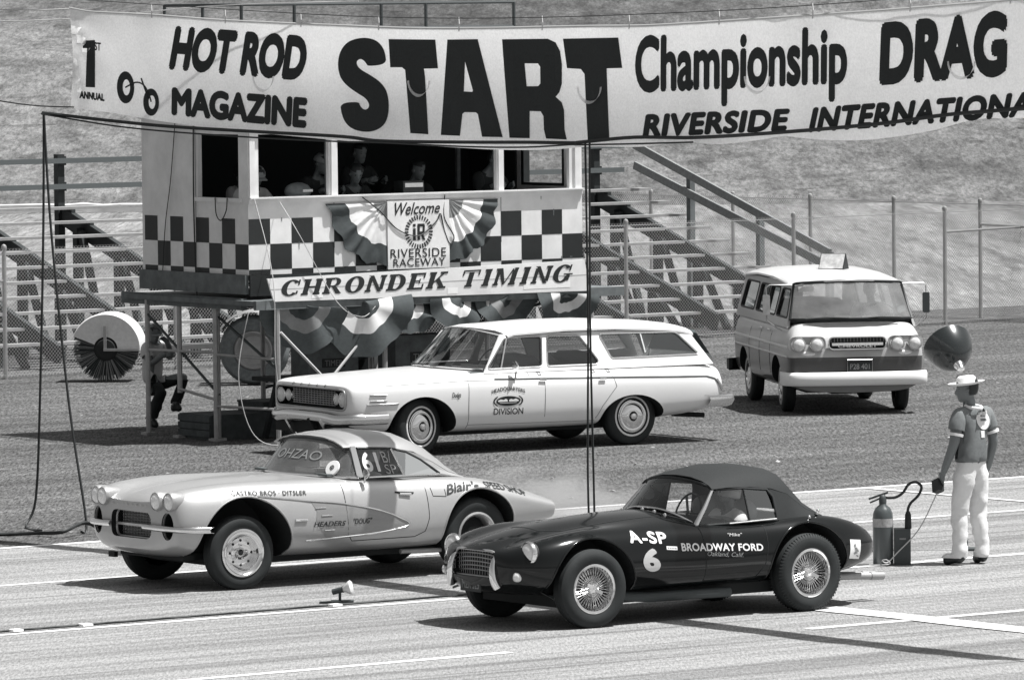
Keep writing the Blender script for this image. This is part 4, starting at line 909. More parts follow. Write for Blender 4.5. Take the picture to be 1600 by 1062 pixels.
side_text(cb, tr_, 'BROADWAY FORD', [(.215, .668), (-.635, .617), (-.635, .556), (.215, .60)], M_inkw, .026, 0, 10, space=1.04)
side_text(cb, tr_, 'Oakland, Calif.', [(-.05, .585), (-.43, .552), (-.43, .508), (-.05, .54)], M_inkg, .0, .35, 6)
side_text(cb, tr_, '"Mike"', [(-.30, .722), (-.45, .716), (-.45, .69), (-.30, .696)], mat('thin_white_script', .5, .6), .0, .3, 3)
for nm, qx, mm in (('maker_badge', [(.375, .652), (.26, .642), (.26, .612), (.375, .622)], M_inkw), ('sticker', [(-1.585, .60), (-1.735, .585), (-1.735, .42), (-1.585, .435)], M_inkw)):
    qm = quadmap(qx); g = G(); g.grid([[side(tr_, *qm(u / 4, v / 4), .004) for u in range(5)] for v in range(5)]); o = g.build(nm, mm, cb, 60)
    if nm == 'sticker':
        g = G()
        for k, lp in enumerate(([(.3, .72), (.45, .8), (.52, .66), (.38, .6)], [(.35, .58), (.6, .6), (.75, .38), (.5, .42)], [(.3, .3), (.55, .42), (.7, .3), (.4, .22)], [(.6, .22), (.85, .16), (.86, .1), (.66, .14)], [(.62, .45), (.72, .52), (.8, .4), (.7, .34)])):
            g.add([side(tr_, *qm(u, v), .006) for u, v in lp], [(0, 1, 2, 3)])
        g.build('sticker_marks', M_inkg, o)
    else:
        g = G()
        for k in range(5): g.add([side(tr_, *qm(u, v), .006) for u, v in ((.1 + .17 * k, .3), (.2 + .17 * k, .3), (.2 + .17 * k, .7), (.1 + .17 * k, .7))], [(0, 1, 2, 3)])
        g.build('badge_marks', M_inkg, o)
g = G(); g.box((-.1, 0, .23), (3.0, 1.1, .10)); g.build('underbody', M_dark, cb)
for y in (.58, -.58):
    g = G(); g.tube([(.75, y, .24), (.5, y + .04 * (1 if y > 0 else -1), .22), (-.35, y + .05 * (1 if y > 0 else -1), .215)], .045, 10); g.build('side_exhaust', M_pipe_d, cb, 60)
for y in (.36, .24):
    g = G(); g.tube([(-1.55, y, .25), (-1.95, y, .235), (-2.12, y, .225)], .032, 10); g.tube([(-2.10, y, .227), (-2.24, y, .22)], .036, 10); g.build('exhaust_pipe', M_pipe, cb, 60)
g = G(); g.bar((1.3, .42, .26), (1.12, .62, .25), .05, .05); g.bar((1.143, -.7, .33), (1.143, .7, .33), .05, .05); g.bar((-1.143, -.7, .33), (-1.143, .7, .33), .1, .1); g.build('axle', M_dark, cb)
for x, y, wd, r_ in ((1.143, .665, .165, .335), (1.143, -.665, .165, .335), (-1.143, .672, .185, .338), (-1.143, -.672, .185, .338)): wheel(cb, x, y, r_, wd, 'wire', R(-2) if x > 0 else 0, .20)

# ------------------------------------------------------------------ silver hardtop two-seater
VY = 0.62249
vt = thing('hardtop_coupe', 'silver two-seat coupe with twin headlights, dark grille and the painted 61 on its side window', 'sports car', (-1.85103, 59.01872, 0), VY + math.pi)
ST = [(2.0, [(0, .765), (.15, .765), (.3, .76), (.46, .81), (.60, .77), (.64, .59), (.60, .46), (.46, .39), (.2, .38), (0, .38)]),
      (1.945, [(0, .835), (.16, .835), (.33, .815), (.50, .91), (.68, .875), (.765, .62), (.73, .44), (.55, .34), (.2, .32), (0, .32)]),
      (1.79, [(0, .895), (.17, .885), (.34, .85), (.52, .95), (.74, .915), (.83, .62), (.80, .42), (.62, .32), (.25, .30), (0, .30)]),
      (1.55, [(0, .93), (.18, .92), (.37, .888), (.56, .97), (.79, .935), (.885, .63), (.865, .42), (.72, .30), (.25, .28), (0, .28)]),
      (1.295, [(0, .955), (.19, .95), (.39, .905), (.58, .985), (.81, .95), (.90, .63), (.885, .42), (.74, .28), (.25, .27), (0, .27)]),
      (.9, [(0, .978), (.2, .972), (.40, .925), (.60, .98), (.815, .94), (.895, .63), (.875, .42), (.74, .265), (.25, .26), (0, .26)]),
      (.4, [(0, .965), (.22, .962), (.44, .945), (.63, .965), (.80, .91), (.885, .62), (.875, .42), (.76, .26), (.25, .25), (0, .25)]),
      (.05, [(0, .965), (.24, .965), (.46, .955), (.66, .95), (.795, .885), (.88, .62), (.875, .42), (.78, .26), (.25, .25), (0, .25)]),
      (-.4, [(0, .90), (.25, .90), (.48, .91), (.67, .925), (.785, .865), (.872, .61), (.87, .42), (.77, .26), (.25, .25), (0, .25)]),
      (-.85, [(0, .895), (.25, .895), (.48, .905), (.67, .92), (.795, .865), (.878, .61), (.87, .42), (.77, .26), (.25, .25), (0, .25)]),
      (-1.295, [(0, .885), (.25, .885), (.48, .885), (.68, .90), (.825, .855), (.90, .62), (.885, .42), (.73, .28), (.25, .27), (0, .27)]),
      (-1.62, [(0, .835), (.25, .835), (.46, .83), (.66, .835), (.835, .745), (.865, .69), (.84, .47), (.74, .34), (.25, .30), (0, .30)]),
      (-1.95, [(0, .745), (.25, .745), (.45, .74), (.62, .74), (.78, .67), (.81, .63), (.785, .48), (.72, .40), (.25, .36), (0, .36)]),
      (-2.14, [(0, .67), (.25, .67), (.45, .67), (.63, .665), (.75, .63), (.785, .59), (.765, .49), (.71, .435), (.22, .39), (0, .39)]),
      (-2.205, [(0, .645), (.25, .645), (.45, .645), (.62, .64), (.745, .615), (.78, .58), (.76, .50), (.71, .45), (.22, .41), (0, .41)]),
      (-2.22, [(0, .64), (.25, .64), (.45, .64), (.61, .635), (.735, .61), (.77, .578), (.75, .505), (.70, .455), (.22, .42), (0, .42)])]
gl = rpoly([(-.34, .47), (.34, .47), (.33, .715), (-.33, .715)], .09, 5)
body, tr_ = car_body(ST, [M_silver, M_dark], vt, wells4(1.295, -1.295, .36, .37, .485, .42, .42, 1.0), [(gl, 1.80, 2.4, 'x'), (circle(.585, .60, .085, 20, .125), 1.79, 2.4, 'x'), (circle(-.585, .60, .085, 20, 0.125), 1.79, 2.4, 'x')], selfx=True)
for y in (.45, .612, -.45, -.612): headlamp(vt, (2.012 - .22 * (abs(y) - .42), y, .823), .078, -.02, m_rim=M_silver, hood=.22)
g = G(); g.add([(1.85, y, z) for y, z in gl], [tuple(range(len(gl)))]); g.build('grille_backing', M_dark, vt)
g = G()
for i in range(9): g.tube([(1.88, -.32, .485 + .027 * i), (1.895, 0, .485 + .027 * i), (1.88, .32, .485 + .027 * i)], .0045, 4)
for i in range(25): y = -.31 + .0258 * i; g.tube([(1.875, y, .475), (1.875, y, .712)], .0022, 4)
g.build('grille', M_steel, vt, 60)
g = G(); g.tube([front(tr_, y * 1.03, z, 0) if False else (1.965 - .1 * abs(y), y, z) for y, z in gl], .013, 6, True); g.build('grille_surround', M_silver, vt, 60)
for s_ in (1, -1):
    g = G(); g.tube([(1.955 - .1 * (.09 * math.cos(a)), s_ * (.585 + .09 * math.cos(a)), .60 + .13 * math.sin(a)) for a in [2 * math.pi * i / 24 for i in range(24)]], .014, 6, True); g.build('vent_surround', M_silver, vt, 60)
    P = [(2.03, s_ * .28, .585), (2.025, s_ * .42, .583), (2.0, s_ * .58, .58), (1.945, s_ * .74, .577), (1.85, s_ * .855, .575), (1.70, s_ * .91, .572)]
    g = G(); cs = catmull(P, 5)
    g.grid([[(x + dx, y, z + dz) for dx, dz in ((-.01, .026), (.018, .022), (.03, .0), (.018, -.022), (-.01, -.026))] for x, y, z in cs]); g.build('bumper', M_chrome, vt, 60, solid=.004)
g = G(); g.bar((1.955, -.3, .585), (1.955, .3, .585), .02, .022); g.build('grille_bar', M_steel, vt)
g = G(); g.box((1.72, 0, .30), (.12, 1.05, .05)); g.box((1.5, 0, .30), (.5, .9, .06)); g.box((1.80, -.62, .27), (.04, .1, .05)); g.build('front_crossmember', M_dark, vt)
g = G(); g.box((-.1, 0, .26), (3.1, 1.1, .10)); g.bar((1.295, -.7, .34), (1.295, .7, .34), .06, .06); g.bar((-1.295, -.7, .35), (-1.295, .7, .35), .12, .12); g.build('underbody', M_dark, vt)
g = G(); g.tube([(-.5, .68, .24), (-.95, .68, .23)], .022, 8); g.build('traction_bar', M_pipe, vt, 60)
p0 = 'CORVETTE'
for k, y in enumerate([.28 - .08 * i for i in range(8)]):
    b = front(tr_, y, .775 + .0, .006); plate_text(vt, 'nose_letter', p0[k], FACE(b[0], y, .775, R(-40)), .03, .034, M_steel)
# screen and hard top
WB = c3([(-.03, -.70, .945), (.12, -.66, .955), (.24, -.45, .965), (.31, -.2, .97), (.33, 0, .97), (.31, .2, .97), (.24, .45, .965), (.12, .66, .955), (-.03, .70, .945)], 4)
WT = c3([(-.05, -.56, 1.225), (-.02, -.52, 1.235), (.03, -.38, 1.262), (.06, -.2, 1.278), (.07, 0, 1.282), (.06, .2, 1.278), (.03, .38, 1.262), (-.02, .52, 1.235), (-.05, .56, 1.225)], 4)
panes(vt, 'windshield', [[lerp(a, b, t) for a, b in zip(WB, WT)] for t in (0, .25, .5, .75, 1)], glass_mat('hazy_windshield', .96, .16, .13))  # pane lightened by the haze in its colour
g = G(); g.tube(WB, .012, 6); g.build('windshield_frame', M_chrome, vt, 60)
g = G(); g.tube(WT, .014, 6); g.build('windshield_frame', M_ink, vt, 60)
for s_ in (1, -1):
    g = G(); g.grid([[(-.01, s_ * .70, .945), (-.02, s_ * .575, 1.225)], [(-.075, s_ * .705, .945), (-.075, s_ * .575, 1.225)]]); g.build('windshield_post', M_chrome, vt, None, solid=.02)
TOPR = [(.05, [(0, 1.30), (.25, 1.293), (.42, 1.268), (.53, 1.235), (.572, 1.215)]), (-.1, [(0, 1.325), (.25, 1.315), (.43, 1.288), (.55, 1.245), (.585, 1.215)]), (-.4, [(0, 1.342), (.25, 1.33), (.44, 1.298), (.565, 1.245), (.6, 1.20)]), (-.7, [(0, 1.305), (.25, 1.295), (.44, 1.26), (.565, 1.20), (.605, 1.145)]),
        (-.92, [(0, 1.215), (.25, 1.205), (.43, 1.165), (.55, 1.10), (.60, 1.04)]), (-1.1, [(0, 1.09), (.25, 1.08), (.42, 1.045), (.54, .99), (.60, .94)]), (-1.27, [(0, .90), (.25, .90), (.42, .895), (.54, .89), (.60, .885)])]
rows = [[(x, y, z) for y, z in p[::-1]] + [(x, -y, z) for y, z in p[1:]] for x, p in TOPR]
panes(vt, 'hardtop', rows, M_silver, .012, 40)
g = G(); rr = [[lerp((x, y, z + .008), (x, y, z + .008), 0) for y, z in p[:3][::-1]] + [(x, -y, z + .008) for y, z in p[1:3]] for x, p in TOPR[4:6]]; rr = [rr[0], [lerp(a, b, .5) for a, b in zip(rr[0], rr[1])], rr[1]]; g.grid(rr); g.build('rear_window', glass_mat('dark_rear_glass', .6, .3), vt, 60)
for s_ in (1, -1):
    A = [(-.085, .588, 1.208), (-.085, .705, .945)]; B_ = [(-.46, .60, 1.188), (-.535, .705, .94)]
    g = G(); g.add([(a, s_ * b, c) for a, b, c in (A[0], A[1], B_[1], B_[0])], [(0, 1, 2, 3)]); g.build('side_window', glass_mat('side_glass', .82, .08), vt)
    C_ = [(-.62, .608, 1.15), (-.78, .61, 1.07), (-.90, .625, .99), (-.97, .65, .935)]; D_ = [(-.545, .705, .94)]
    g = G(); g.add([(a, s_ * b, c) for a, b, c in [(-.475, .60, 1.185)] + C_ + D_], [tuple(range(6))]); g.build('quarter_window', M_glass, vt)
    g = G(); g.tube([(a, s_ * b, c) for a, b, c in [A[0], B_[0]] + C_], .012, 6); g.build('roof_gutter', M_ink, vt, 60)
    g = G(); g.tube([(a, s_ * b, c) for a, b, c in [B_[0], B_[1]]], .013, 6); g.tube([(a, s_ * b, c) for a, b, c in [C_[-1], D_[0], A[1]]], .008, 6); g.build('window_frame', M_chrome, vt, 60)
    g = G(); rl = C_ + [(-1.27, .60, .885)]; 
    up_ = [(-.62, .606, 1.163), (-.78, .603, 1.115), (-.92, .60, 1.04), (-1.10, .60, .94), (-1.27, .60, .885)]
    g.grid([[(a, s_ * (b + .004), c) for a, b, c in rl], [(a, s_ * (b + .004), c) for a, b, c in up_]]); g.add([(-.97, s_ * .654, .93), (-1.27, s_ * .64, .88), (-1.27, s_ * .604, .89), (-1.10, s_ * .604, .94)], [(0, 1, 2, 3)]); g.build('hardtop_quarter', M_silver, vt, None)
wfn = lambda u, z: (u, .708 - (z - .945) * (.117 / .263) + .004, z)
wfl = lambda x, z: (x, .705 + (z - .945) * (.588 - .705) / (1.208 - .945) + .005, z)
M_polish = mat('white_shoe_polish', .7, .8)
flat_text(vt, 'lettering', '61', [(-.095, 1.17), (-.28, 1.165), (-.29, .985), (-.115, .995)], wfl, M_polish, .03)
M_polish2 = mat('thin_shoe_polish', .35, .8)
flat_text(vt, 'lettering', 'B/', [(-.325, 1.17), (-.425, 1.165), (-.435, 1.06), (-.34, 1.065)], wfl, M_polish2, 0)
flat_text(vt, 'lettering', 'SP', [(-.335, 1.05), (-.455, 1.045), (-.47, .96), (-.345, .965)], wfl, M_polish2, 0)
# writing on the far part of the windshield, seen reversed from outside
iw = lambda t, s: lerp(WB[int(t * (len(WB) - 1))], WT[int(t * (len(WT) - 1))], s)
def ws_fn(u, v):
    t = .16 + .46 * (1 - u) ; t = .30 + .42 * u; k = t * (len(WB) - 1); i = min(int(k), len(WB) - 2); f = k - i
    a = lerp(WB[i], WB[i + 1], f); b = lerp(WT[i], WT[i + 1], f); p = lerp(a, b, .42 + .26 * v); return (p[0] + .006, p[1], p[2] + .003)
M_faint = mat('faint_chalk', .22, .9)
vs, fs = text2d('OHZAO', 0, 0); vs, fs = cut2d(vs, fs, 8, 2); g = G(); g.add([ws_fn(u, v) for u, v, k in vs], fs); g.build('lettering', M_faint, vt)
dl = thing  # local alias kept short
g = G(); g.lathe([(.0, .012), (.074, .010), (.078, 0), (.074, -.01)], (0, 0, 0), 'X', 28); o = g.build('round_decal', M_inkw, vt, 60); o.location = (.16, .56, 1.035); o.rotation_euler = (0, R(-30), R(14))
g = G(); g.lathe([(.026, .0125), (.018, .0125)], (0, 0, 0), 'X', 20); g.box((.0125, 0, 0), (.002, .05, .008)); g.box((.0135, 0, 0), (.002, .008, .05)); g.build('cross_emblem', M_ink, o)
g = G(); g.bar((.22, .05, 1.0), (.2, .34, .985), .02, .055); g.build('papers', M_inkw, vt)
g = G(); g.box((-.45, 0, .93), (1.0, 1.2, .02)); g.box((.1, 0, .975), (.3, 1.2, .02)); g.build('cockpit_floor', M_inner, vt)
for y in (.3, -.3):
    g = G(); g.box((-.62, y, 1.0), (.14, .44, .24)); g.build('seat', M_seat, vt, sub=2, smooth=60)
g = G(); g.lathe([(.18, -.01), (.195, 0), (.18, .01), (.175, 0), (.18, -.01)], (0, 0, 0), 'X', 28); o = g.build('steering_wheel', M_dark, vt, 60); o.location = (-.08, .32, 1.0); o.rotation_euler = (0, R(-25), 0)
g = G(); p = (-.06, .80, .955); g.tube([(-.05, .76, .90), (-.05, .78, .95)], .01, 6); g.lathe([(0, -.02), (.04, -.012), (.048, .01), (0.04, .012), (0, .012)], (-.06, .79, .985), 'X', 16); g.build('door_mirror', M_chrome, vt, 60)
# cove, door, handles, lettering
cov = c3([(.62, .775, 0), (.40, .752, 0), (.19, .722, 0), (-.05, .675, 0), (-.25, .62, 0), (-.42, .55, 0), (-.475, .512, 0), (-.42, .485, 0), (-.25, .46, 0), (-.05, .443, 0), (.19, .432, 0), (.45, .422, 0), (.66, .416, 0)], 5)
side_line(vt, tr_, [(x, z) for x, z, _ in c3([(1.16, .845, 0), (.95, .818, 0)], 5)] + [(x, z) for x, z, _ in cov], .0085, M_chrome, 'cove_moulding', 6, .003)
lp = [(x, z) for x, z, _ in cov if x < .6]; lp = [(.60, .772), *lp, (.44, .422), (.50, .50), (.56, .60), (.545, .68)]
vs, fs = poly2d([lp]); x0, x1 = min(v[0] for v in vs), max(v[0] for v in vs); z0, z1 = min(v[1] for v in vs), max(v[1] for v in vs)
vs, fs = unit(vs, fs); vs, fs = cut2d(vs, fs, 16, 6); g = G(); g.add([side(tr_, x0 + (x1 - x0) * u, z0 + (z1 - z0) * v, .0025) for u, v in vs], fs); g.build('cove_panel', M_silver_d, vt, 60)
for z, x0, x1 in ((.705, .56, .44), (.635, .50, .38), (.50, .47, .36)): side_line(vt, tr_, dense([(x0, z), (x1, z)], 4), .006, M_chrome, 'cove_trim', 6, .004)
side_line(vt, tr_, dense([(.79, .61), (.66, .605)], 4), .012, M_chrome, 'fender_badge', 6, .004)
side_line(vt, tr_, dense([(.21, .90), (.215, .7), (.205, .45), (.15, .385), (-.55, .385), (-.66, .43), (-.70, .55), (-.705, .86)], 5), .004, M_dark, 'door_gap')
side_line(vt, tr_, dense([(-.36, .80), (-.56, .785)], 3), .008, M_dark, 'handle_recess', 6, .004)
g = G(); g.tube([side(tr_, -.40, .78, .012), side(tr_, -.52, .77, .018)], .013, 7); g.build('door_handle', M_chrome, vt, 60)
side_line(vt, tr_, dense([(-.76, .82), (-.77, .745), (-.91, .735), (-.91, .80)], 3), .004, M_dark, 'fuel_flap')
side_text(vt, tr_, 'CASTRO BROS · DITSLER', [(1.43, .905), (.63, .868), (.63, .828), (1.42, .862)], M_ink, .010, .25, 12, off=.006, space=1.1)
side_text(vt, tr_, 'HEADERS', [(.585, .585), (.235, .577), (.245, .532), (.59, .538)], M_ink, .015, .2, 6, off=.006)
side_text(vt, tr_, '"DOUG"', [(.15, .592), (-.06, .588), (-.05, .54), (.15, .54)], M_ink, .008, .25, 5, off=.006)
side_text(vt, tr_, "Blair's", [(-.92, .835), (-1.30, .845), (-1.30, .77), (-.92, .74)], M_ink, .02, .3, 8, bend=lambda u: .02 * math.sin(math.pi * u))
side_text(vt, tr_, 'SPEED SHOP', [(-1.37, .845), (-1.88, .735), (-1.88, .675), (-1.37, .785)], M_ink, .015, .15, 9, bend=lambda u: .015 * math.sin(math.pi * u))
for s_ in (1, -1):
    pts = [(1.295 + .49 * math.cos(R(a)), .36 + .49 * math.sin(R(a))) for a in range(-10, 192, 6)]; side_line(vt, tr_, [q for q in pts if q[1] > .28], .010, M_silver, 'arch_lip', 6, -.004, s_)
    pts = [(-1.295 + .425 * math.cos(R(a)), .37 + .425 * math.sin(R(a))) for a in range(-10, 192, 6)]; side_line(vt, tr_, [q for q in pts if q[1] > .28], .010, M_silver, 'arch_lip', 6, -.004, s_)
for x, y, wd, r_, k in ((1.295, .70, .165, .338, 'steel'), (1.295, -.70, .165, .338, 'steel'), (-1.295, .68, .22, .352, 'steelgrey'), (-1.295, -.68, .22, .352, 'steelgrey')): wheel(vt, x, y, r_, wd, k, R(-3) if x > 0 else 0, .208)

# ------------------------------------------------------------------ white station wagon
DY = 0.54058
wg = thing('station_wagon', 'white four-door station wagon with black emblem on its front door, parked before the timing tower', 'station wagon', (-.25773, 76.02006, 0), DY + math.pi)
def wsec(z0, p3, rz_, mz, lo, k=1.0, w_=1.0): return [(0, z0), (.35, z0 - .003), (.68, z0 - .015), (.85 * w_, p3), (.94 * w_, rz_), (.965 * w_, mz), (.955 * w_, .5), (.91 * w_, lo), (.5, lo - .03), (0, lo - .03)]
ST = [(2.47, [(0, .845), (.35, .845), (.66, .845), (.80, .835), (.86, .80), (.875, .72), (.86, .5), (.80, .37), (.5, .35), (0, .35)]),
      (2.43, [(0, .875), (.35, .875), (.68, .875), (.84, .865), (.905, .825), (.92, .72), (.905, .5), (.84, .34), (.5, .32), (0, .32)]),
      (2.25, wsec(.905, .895, .85, .76, .33)), (1.9, wsec(.93, .905, .86, .77, .29)), (1.473, wsec(.955, .915, .865, .775, .28)), (1.0, wsec(.975, .925, .87, .775, .27)), (.65, wsec(.985, .935, .865, .775, .27)),
      (.0, wsec(.96, .945, .855, .765, .27)), (-1.0, wsec(.955, .945, .835, .75, .27)), (-1.473, wsec(.955, .945, .825, .74, .29)), (-2.0, wsec(.955, .94, .815, .73, .33)), (-2.45, wsec(.955, .93, .80, .72, .37)),
      (-2.68, [(0, .93), (.35, .93), (.68, .925), (.83, .89), (.90, .77), (.925, .70), (.915, .55), (.87, .42), (.5, .39), (0, .39)]), (-2.76, [(0, .84), (.35, .84), (.66, .84), (.78, .81), (.85, .73), (.87, .67), (.86, .56), (.8, .46), (.5, .44), (0, .44)])]
gl = rpoly([(-.83, .57), (.83, .57), (.83, .81), (-.83, .81)], .1, 5)
body, tr_ = car_body(ST, [M_white, M_dark], wg, [(circle(1.473, .315, .455, 48, .385), .55, 1.3, 'y'), (circle(1.473, .315, .455, 48, .385), -1.3, -.55, 'y'), (circle(-1.42, .31, .45, 48, .30), .55, 1.3, 'y'), (circle(-1.42, .31, .45, 48, .30), -1.3, -.55, 'y')], [(gl, 2.36, 2.8, 'x')])
g = G(); g.add([(2.375, y, z) for y, z in gl], [tuple(range(len(gl)))]); g.build('grille_backing', M_dark, wg)
g = G()
for i in range(7): g.tube([(2.41, -.5, .615 + .026 * i), (2.425, 0, .615 + .026 * i), (2.41, .5, .615 + .026 * i)], .006, 4)
for i in range(15): g.tube([(2.405, -.49 + .07 * i, .605), (2.405, -.49 + .07 * i, .785)], .004, 4)
g.tube([(2.455, y, z) for y, z in gl], .014, 6, True); g.build('grille', M_steel, wg, 60)
for y in (.735, -.735): headlamp(wg, (2.43, y, .695), .085, 0)
for y in (.57, -.57): headlamp(wg, (2.415, y, .695), .065, 0)
g = G(); P = [(1.98, -.985, .47), (2.22, -.985, .47), (2.42, -.93, .47), (2.52, -.72, .455), (2.545, -.45, .475), (2.55, 0, .48), (2.545, .45, .475), (2.52, .72, .455), (2.42, .93, .47), (2.22, .985, .47), (1.98, .985, .47)]
cs = [Vector(p) for p in catmull(P, 5)]; rows = []
for i, p in enumerate(cs):
    t_ = (cs[min(i + 1, len(cs) - 1)] - cs[max(i - 1, 0)]).normalized(); o = Vector((t_.y, -t_.x, 0)) if t_.y > 0 or True else 0
    if o.dot(Vector((p.x - 1.2, p.y, 0))) < 0: o = -o
    rows.append([tuple(p + o * a + Vector((0, 0, b))) for a, b in ((-.05, .065), (.0, .06), (.025, .035), (.03, .0), (.025, -.035), (.0, -.06), (-.04, -.065))])
g.grid(rows); g.build('front_bumper', M_chrome, wg, 50, solid=.004)
for y in (.42, -.42, .15):
    g = G(); g.bar((2.46, y + .04, .27), (2.56, y, .47), .06, .05, (0, 1, 0)); g.build('bumper_guard', M_chrome if y != .15 else M_dark, wg)
g = G(); g.box((2.37, 0, .35), (.2, 1.66, .16)); g.build('valance', M_dark, wg)
for k, ch in enumerate('DODGE'):
    y = -.38 + .19 * k; b = front(tr_, y, .835, .006); plate_text(wg, 'bonnet_letter', ch, FACE(b[0], y, .842, R(-30)), .035, .04, M_ink)
WB = c3([(.58, -.80, .985), (.74, -.6, .99), (.84, -.3, 1.0), (.87, 0, 1.0), (.84, .3, 1.0), (.74, .6, .99), (.58, .80, .985)], 4)
WT = c3([(.25, -.665, 1.365), (.34, -.5, 1.40), (.39, -.25, 1.425), (.40, 0, 1.432), (.39, .25, 1.425), (.34, .5, 1.40), (.25, .665, 1.365)], 4)
panes(wg, 'windshield', [[lerp(a, b, t) for a, b in zip(WB, WT)] for t in (0, .25, .5, .75, 1)], glass_mat('windshield_tint', .6, .2))
g = G(); g.tube(WB, .012, 6); g.tube(WT, .012, 6); g.build('windshield_frame', M_chrome, wg, 60)
yz = lambda z: .85 - (z - .95) * .39
holes = [[(.545, .985), (.225, 1.335), (-.285, 1.335), (-.205, .985)], [(-.355, 1.335), (-.80, 1.33), (-1.0, 1.03), (-.97, .985), (-.28, .985)], [(-1.075, 1.335), (-2.16, 1.32), (-2.43, 1.05), (-1.19, 1.045)]]
holes = [rpoly(h, .045) for h in holes]
rows = []
for x, z0, e in ((.38, 1.437, 1), (.1, 1.462, 0), (-.6, 1.49, 0), (-1.3, 1.485, 0), (-2.0, 1.445, 0), (-2.25, 1.415, 0), (-2.40, 1.375, 0)):
    prof = [(0, 0), (.3, -.006), (.55, -.025), (.66, -.055), (.715, -.085), (.715, -.105)]
    L_ = [(x - e * .19 * (y / .715) ** 2, y, z0 + dz) for y, dz in prof]; rows.append([(a, -b, c) for a, b, c in L_[::-1]] + L_[1:])
panes(wg, 'roof', rows, M_white, .012, 40)
M_clip = M_chrome
for s_ in (1, -1):
    g = G(); g.slab([[(.60, .93), (.27, 1.375), (-2.32, 1.36), (-2.60, .93)]] + holes, lambda u, v, t: (u, s_ * (yz(v) - t), v), .03); g.build('window_surround', M_white, wg)
    for i, h in enumerate(holes):
        g = G(); g.add([(x, s_ * (yz(z) - .018), z) for x, z in h], [tuple(range(len(h)))]); g.build('side_window', glass_mat('wagon_glass', .75, .12), wg)
        g = G(); g.tube([(x, s_ * (yz(z) + .002), z) for x, z in h], .011, 6, True); g.build('window_frame', M_clip, wg, 60)
    g = G(); g.tube([(.355, s_ * (yz(.99) + 0), .99), (.20, s_ * yz(1.33), 1.33)], .011, 6); g.build('vent_window_bar', M_chrome, wg, 60)
g = G(); g.add([(-2.43, -.70, 1.34), (-2.43, .70, 1.34), (-2.66, .80, .95), (-2.66, -.80, .95)], [(0, 1, 2, 3)]); g.build('tailgate_window', M_glass, wg)
g = G(); g.box((-.9, 0, .945), (3.3, 1.6, .02)); g.build('interior_deck', M_inner, wg)
for x in (-.35, -1.2):
    g = G(); g.box((x, 0, 1.02), (.16, 1.4, .22)); g.build('bench_seat', M_seat, wg, sub=1, smooth=60)
g = G(); g.lathe([(.18, -.01), (.195, 0), (.18, .01), (.175, 0), (.18, -.01)], (0, 0, 0), 'X', 28); o = g.build('steering_wheel', M_dark, wg, 60); o.location = (.28, .38, 1.03); o.rotation_euler = (0, R(-30), 0)
g = G(); g.bar((.55, .3, 1.01), (.48, .58, 1.0), .10, .03); g.bar((.5, .58, 1.02), (.45, .68, 1.01), .05, .02); g.build('papers', M_inkw, wg)
g = G(); g.tube([(.88, -.1, 1.005), (.80, -.45, 1.01), (.72, -.6, 1.02)], .008, 5); g.tube([(.89, .1, 1.005), (.80, .45, 1.01)], .008, 5); g.build('wiper', M_ink, wg, 60)
g = G(); g.tube([(.23, .95, .86), (.23, .97, .98)], .014, 6); g.lathe([(0, -.03), (.045, -.02), (.065, .015), (.05, .02), (0, .018)], (.23, .97, 1.01), 'X', 18); g.build('door_mirror', M_chrome, wg, 60)
for s_ in (1, -1):
    side_line(wg, tr_, dense([(2.05, .845), (.9, .862), (-.2, .842)], 14), .005, M_inkg, 'belt_crease', 5, 0, s_)
    side_line(wg, tr_, dense([(.5, .868), (-1.15, .828), (-2.45, .79), (-2.57, .76), (-2.66, .66)], 8), .012, M_inkg, 'belt_moulding', 6, .002, s_)
    side_line(wg, tr_, dense([(-2.60, .755), (-2.69, .62)], 5), .022, M_chrome, 'tail_lamp', 8, .0, s_)
    for p in ([(.865, .96), (.87, .6), (.86, .30)], [(-.175, .96), (-.18, .33)], [(-1.1, .94), (-1.17, .72), (-1.08, .62), (-.98, .5), (-.90, .35)], [(.86, .345), (-.90, .325)]):
        side_line(wg, tr_, dense(p, 8), .0042, M_inkg, 'door_gap', 5, 0, s_)
    for p in ([(-.10, .83), (-.19, .828)], [(-.93, .81), (-1.02, .808)]):
        g = G(); g.tube([side(tr_, x, z, .02, s_) for x, z in p], .010, 6); g.build('door_handle', M_chrome, wg, 60)
for p in ([(2.2, .745), (1.98, .742)], [(2.2, .675), (1.98, .672)], [(2.24, .635), (1.82, .635)]): side_line(wg, tr_, dense(p, 6), .010, M_steel, 'fender_trim', 6, .003)
side_text(wg, tr_, 'Dodge', [(1.10, .735), (.98, .735), (.98, .655), (1.10, .655)], M_ink, .01, .3, 3)
side_text(wg, tr_, 'HEADQUARTERS', [(.56, .745), (.105, .735), (.105, .685), (.56, .69)], M_ink, .012, 0, 10, bend=lambda u: .035 * math.sin(math.pi * u))
side_text(wg, tr_, 'DIVISION', [(.53, .525), (.125, .52), (.125, .445), (.53, .45)], M_ink, .012, 0, 8, bend=lambda u: -.0 * u)
def decal_poly(parent, tree, loops, off, m, name):
    vs, fs = poly2d(loops); g = G(); g.add([side(tree, x, z, off) for x, z in vs], fs); return g.build(name, m, parent)
ec = (.335, .607)
o = decal_poly(wg, tr_, [circle(*ec, .165, 36, .058)], .004, M_ink, 'oval_emblem')
for lp in ([(.48, .615), (.44, .63), (.40, .622), (.37, .635), (.345, .62), (.345, .60), (.47, .60)], [(.325, .62), (.30, .632), (.27, .622), (.23, .634), (.19, .612), (.2, .60), (.325, .60)], [(.46, .588), (.21, .588), (.23, .583), (.44, .583)]): decal_poly(o, tr_, [lp], .006, M_inkw, 'emblem_marks')
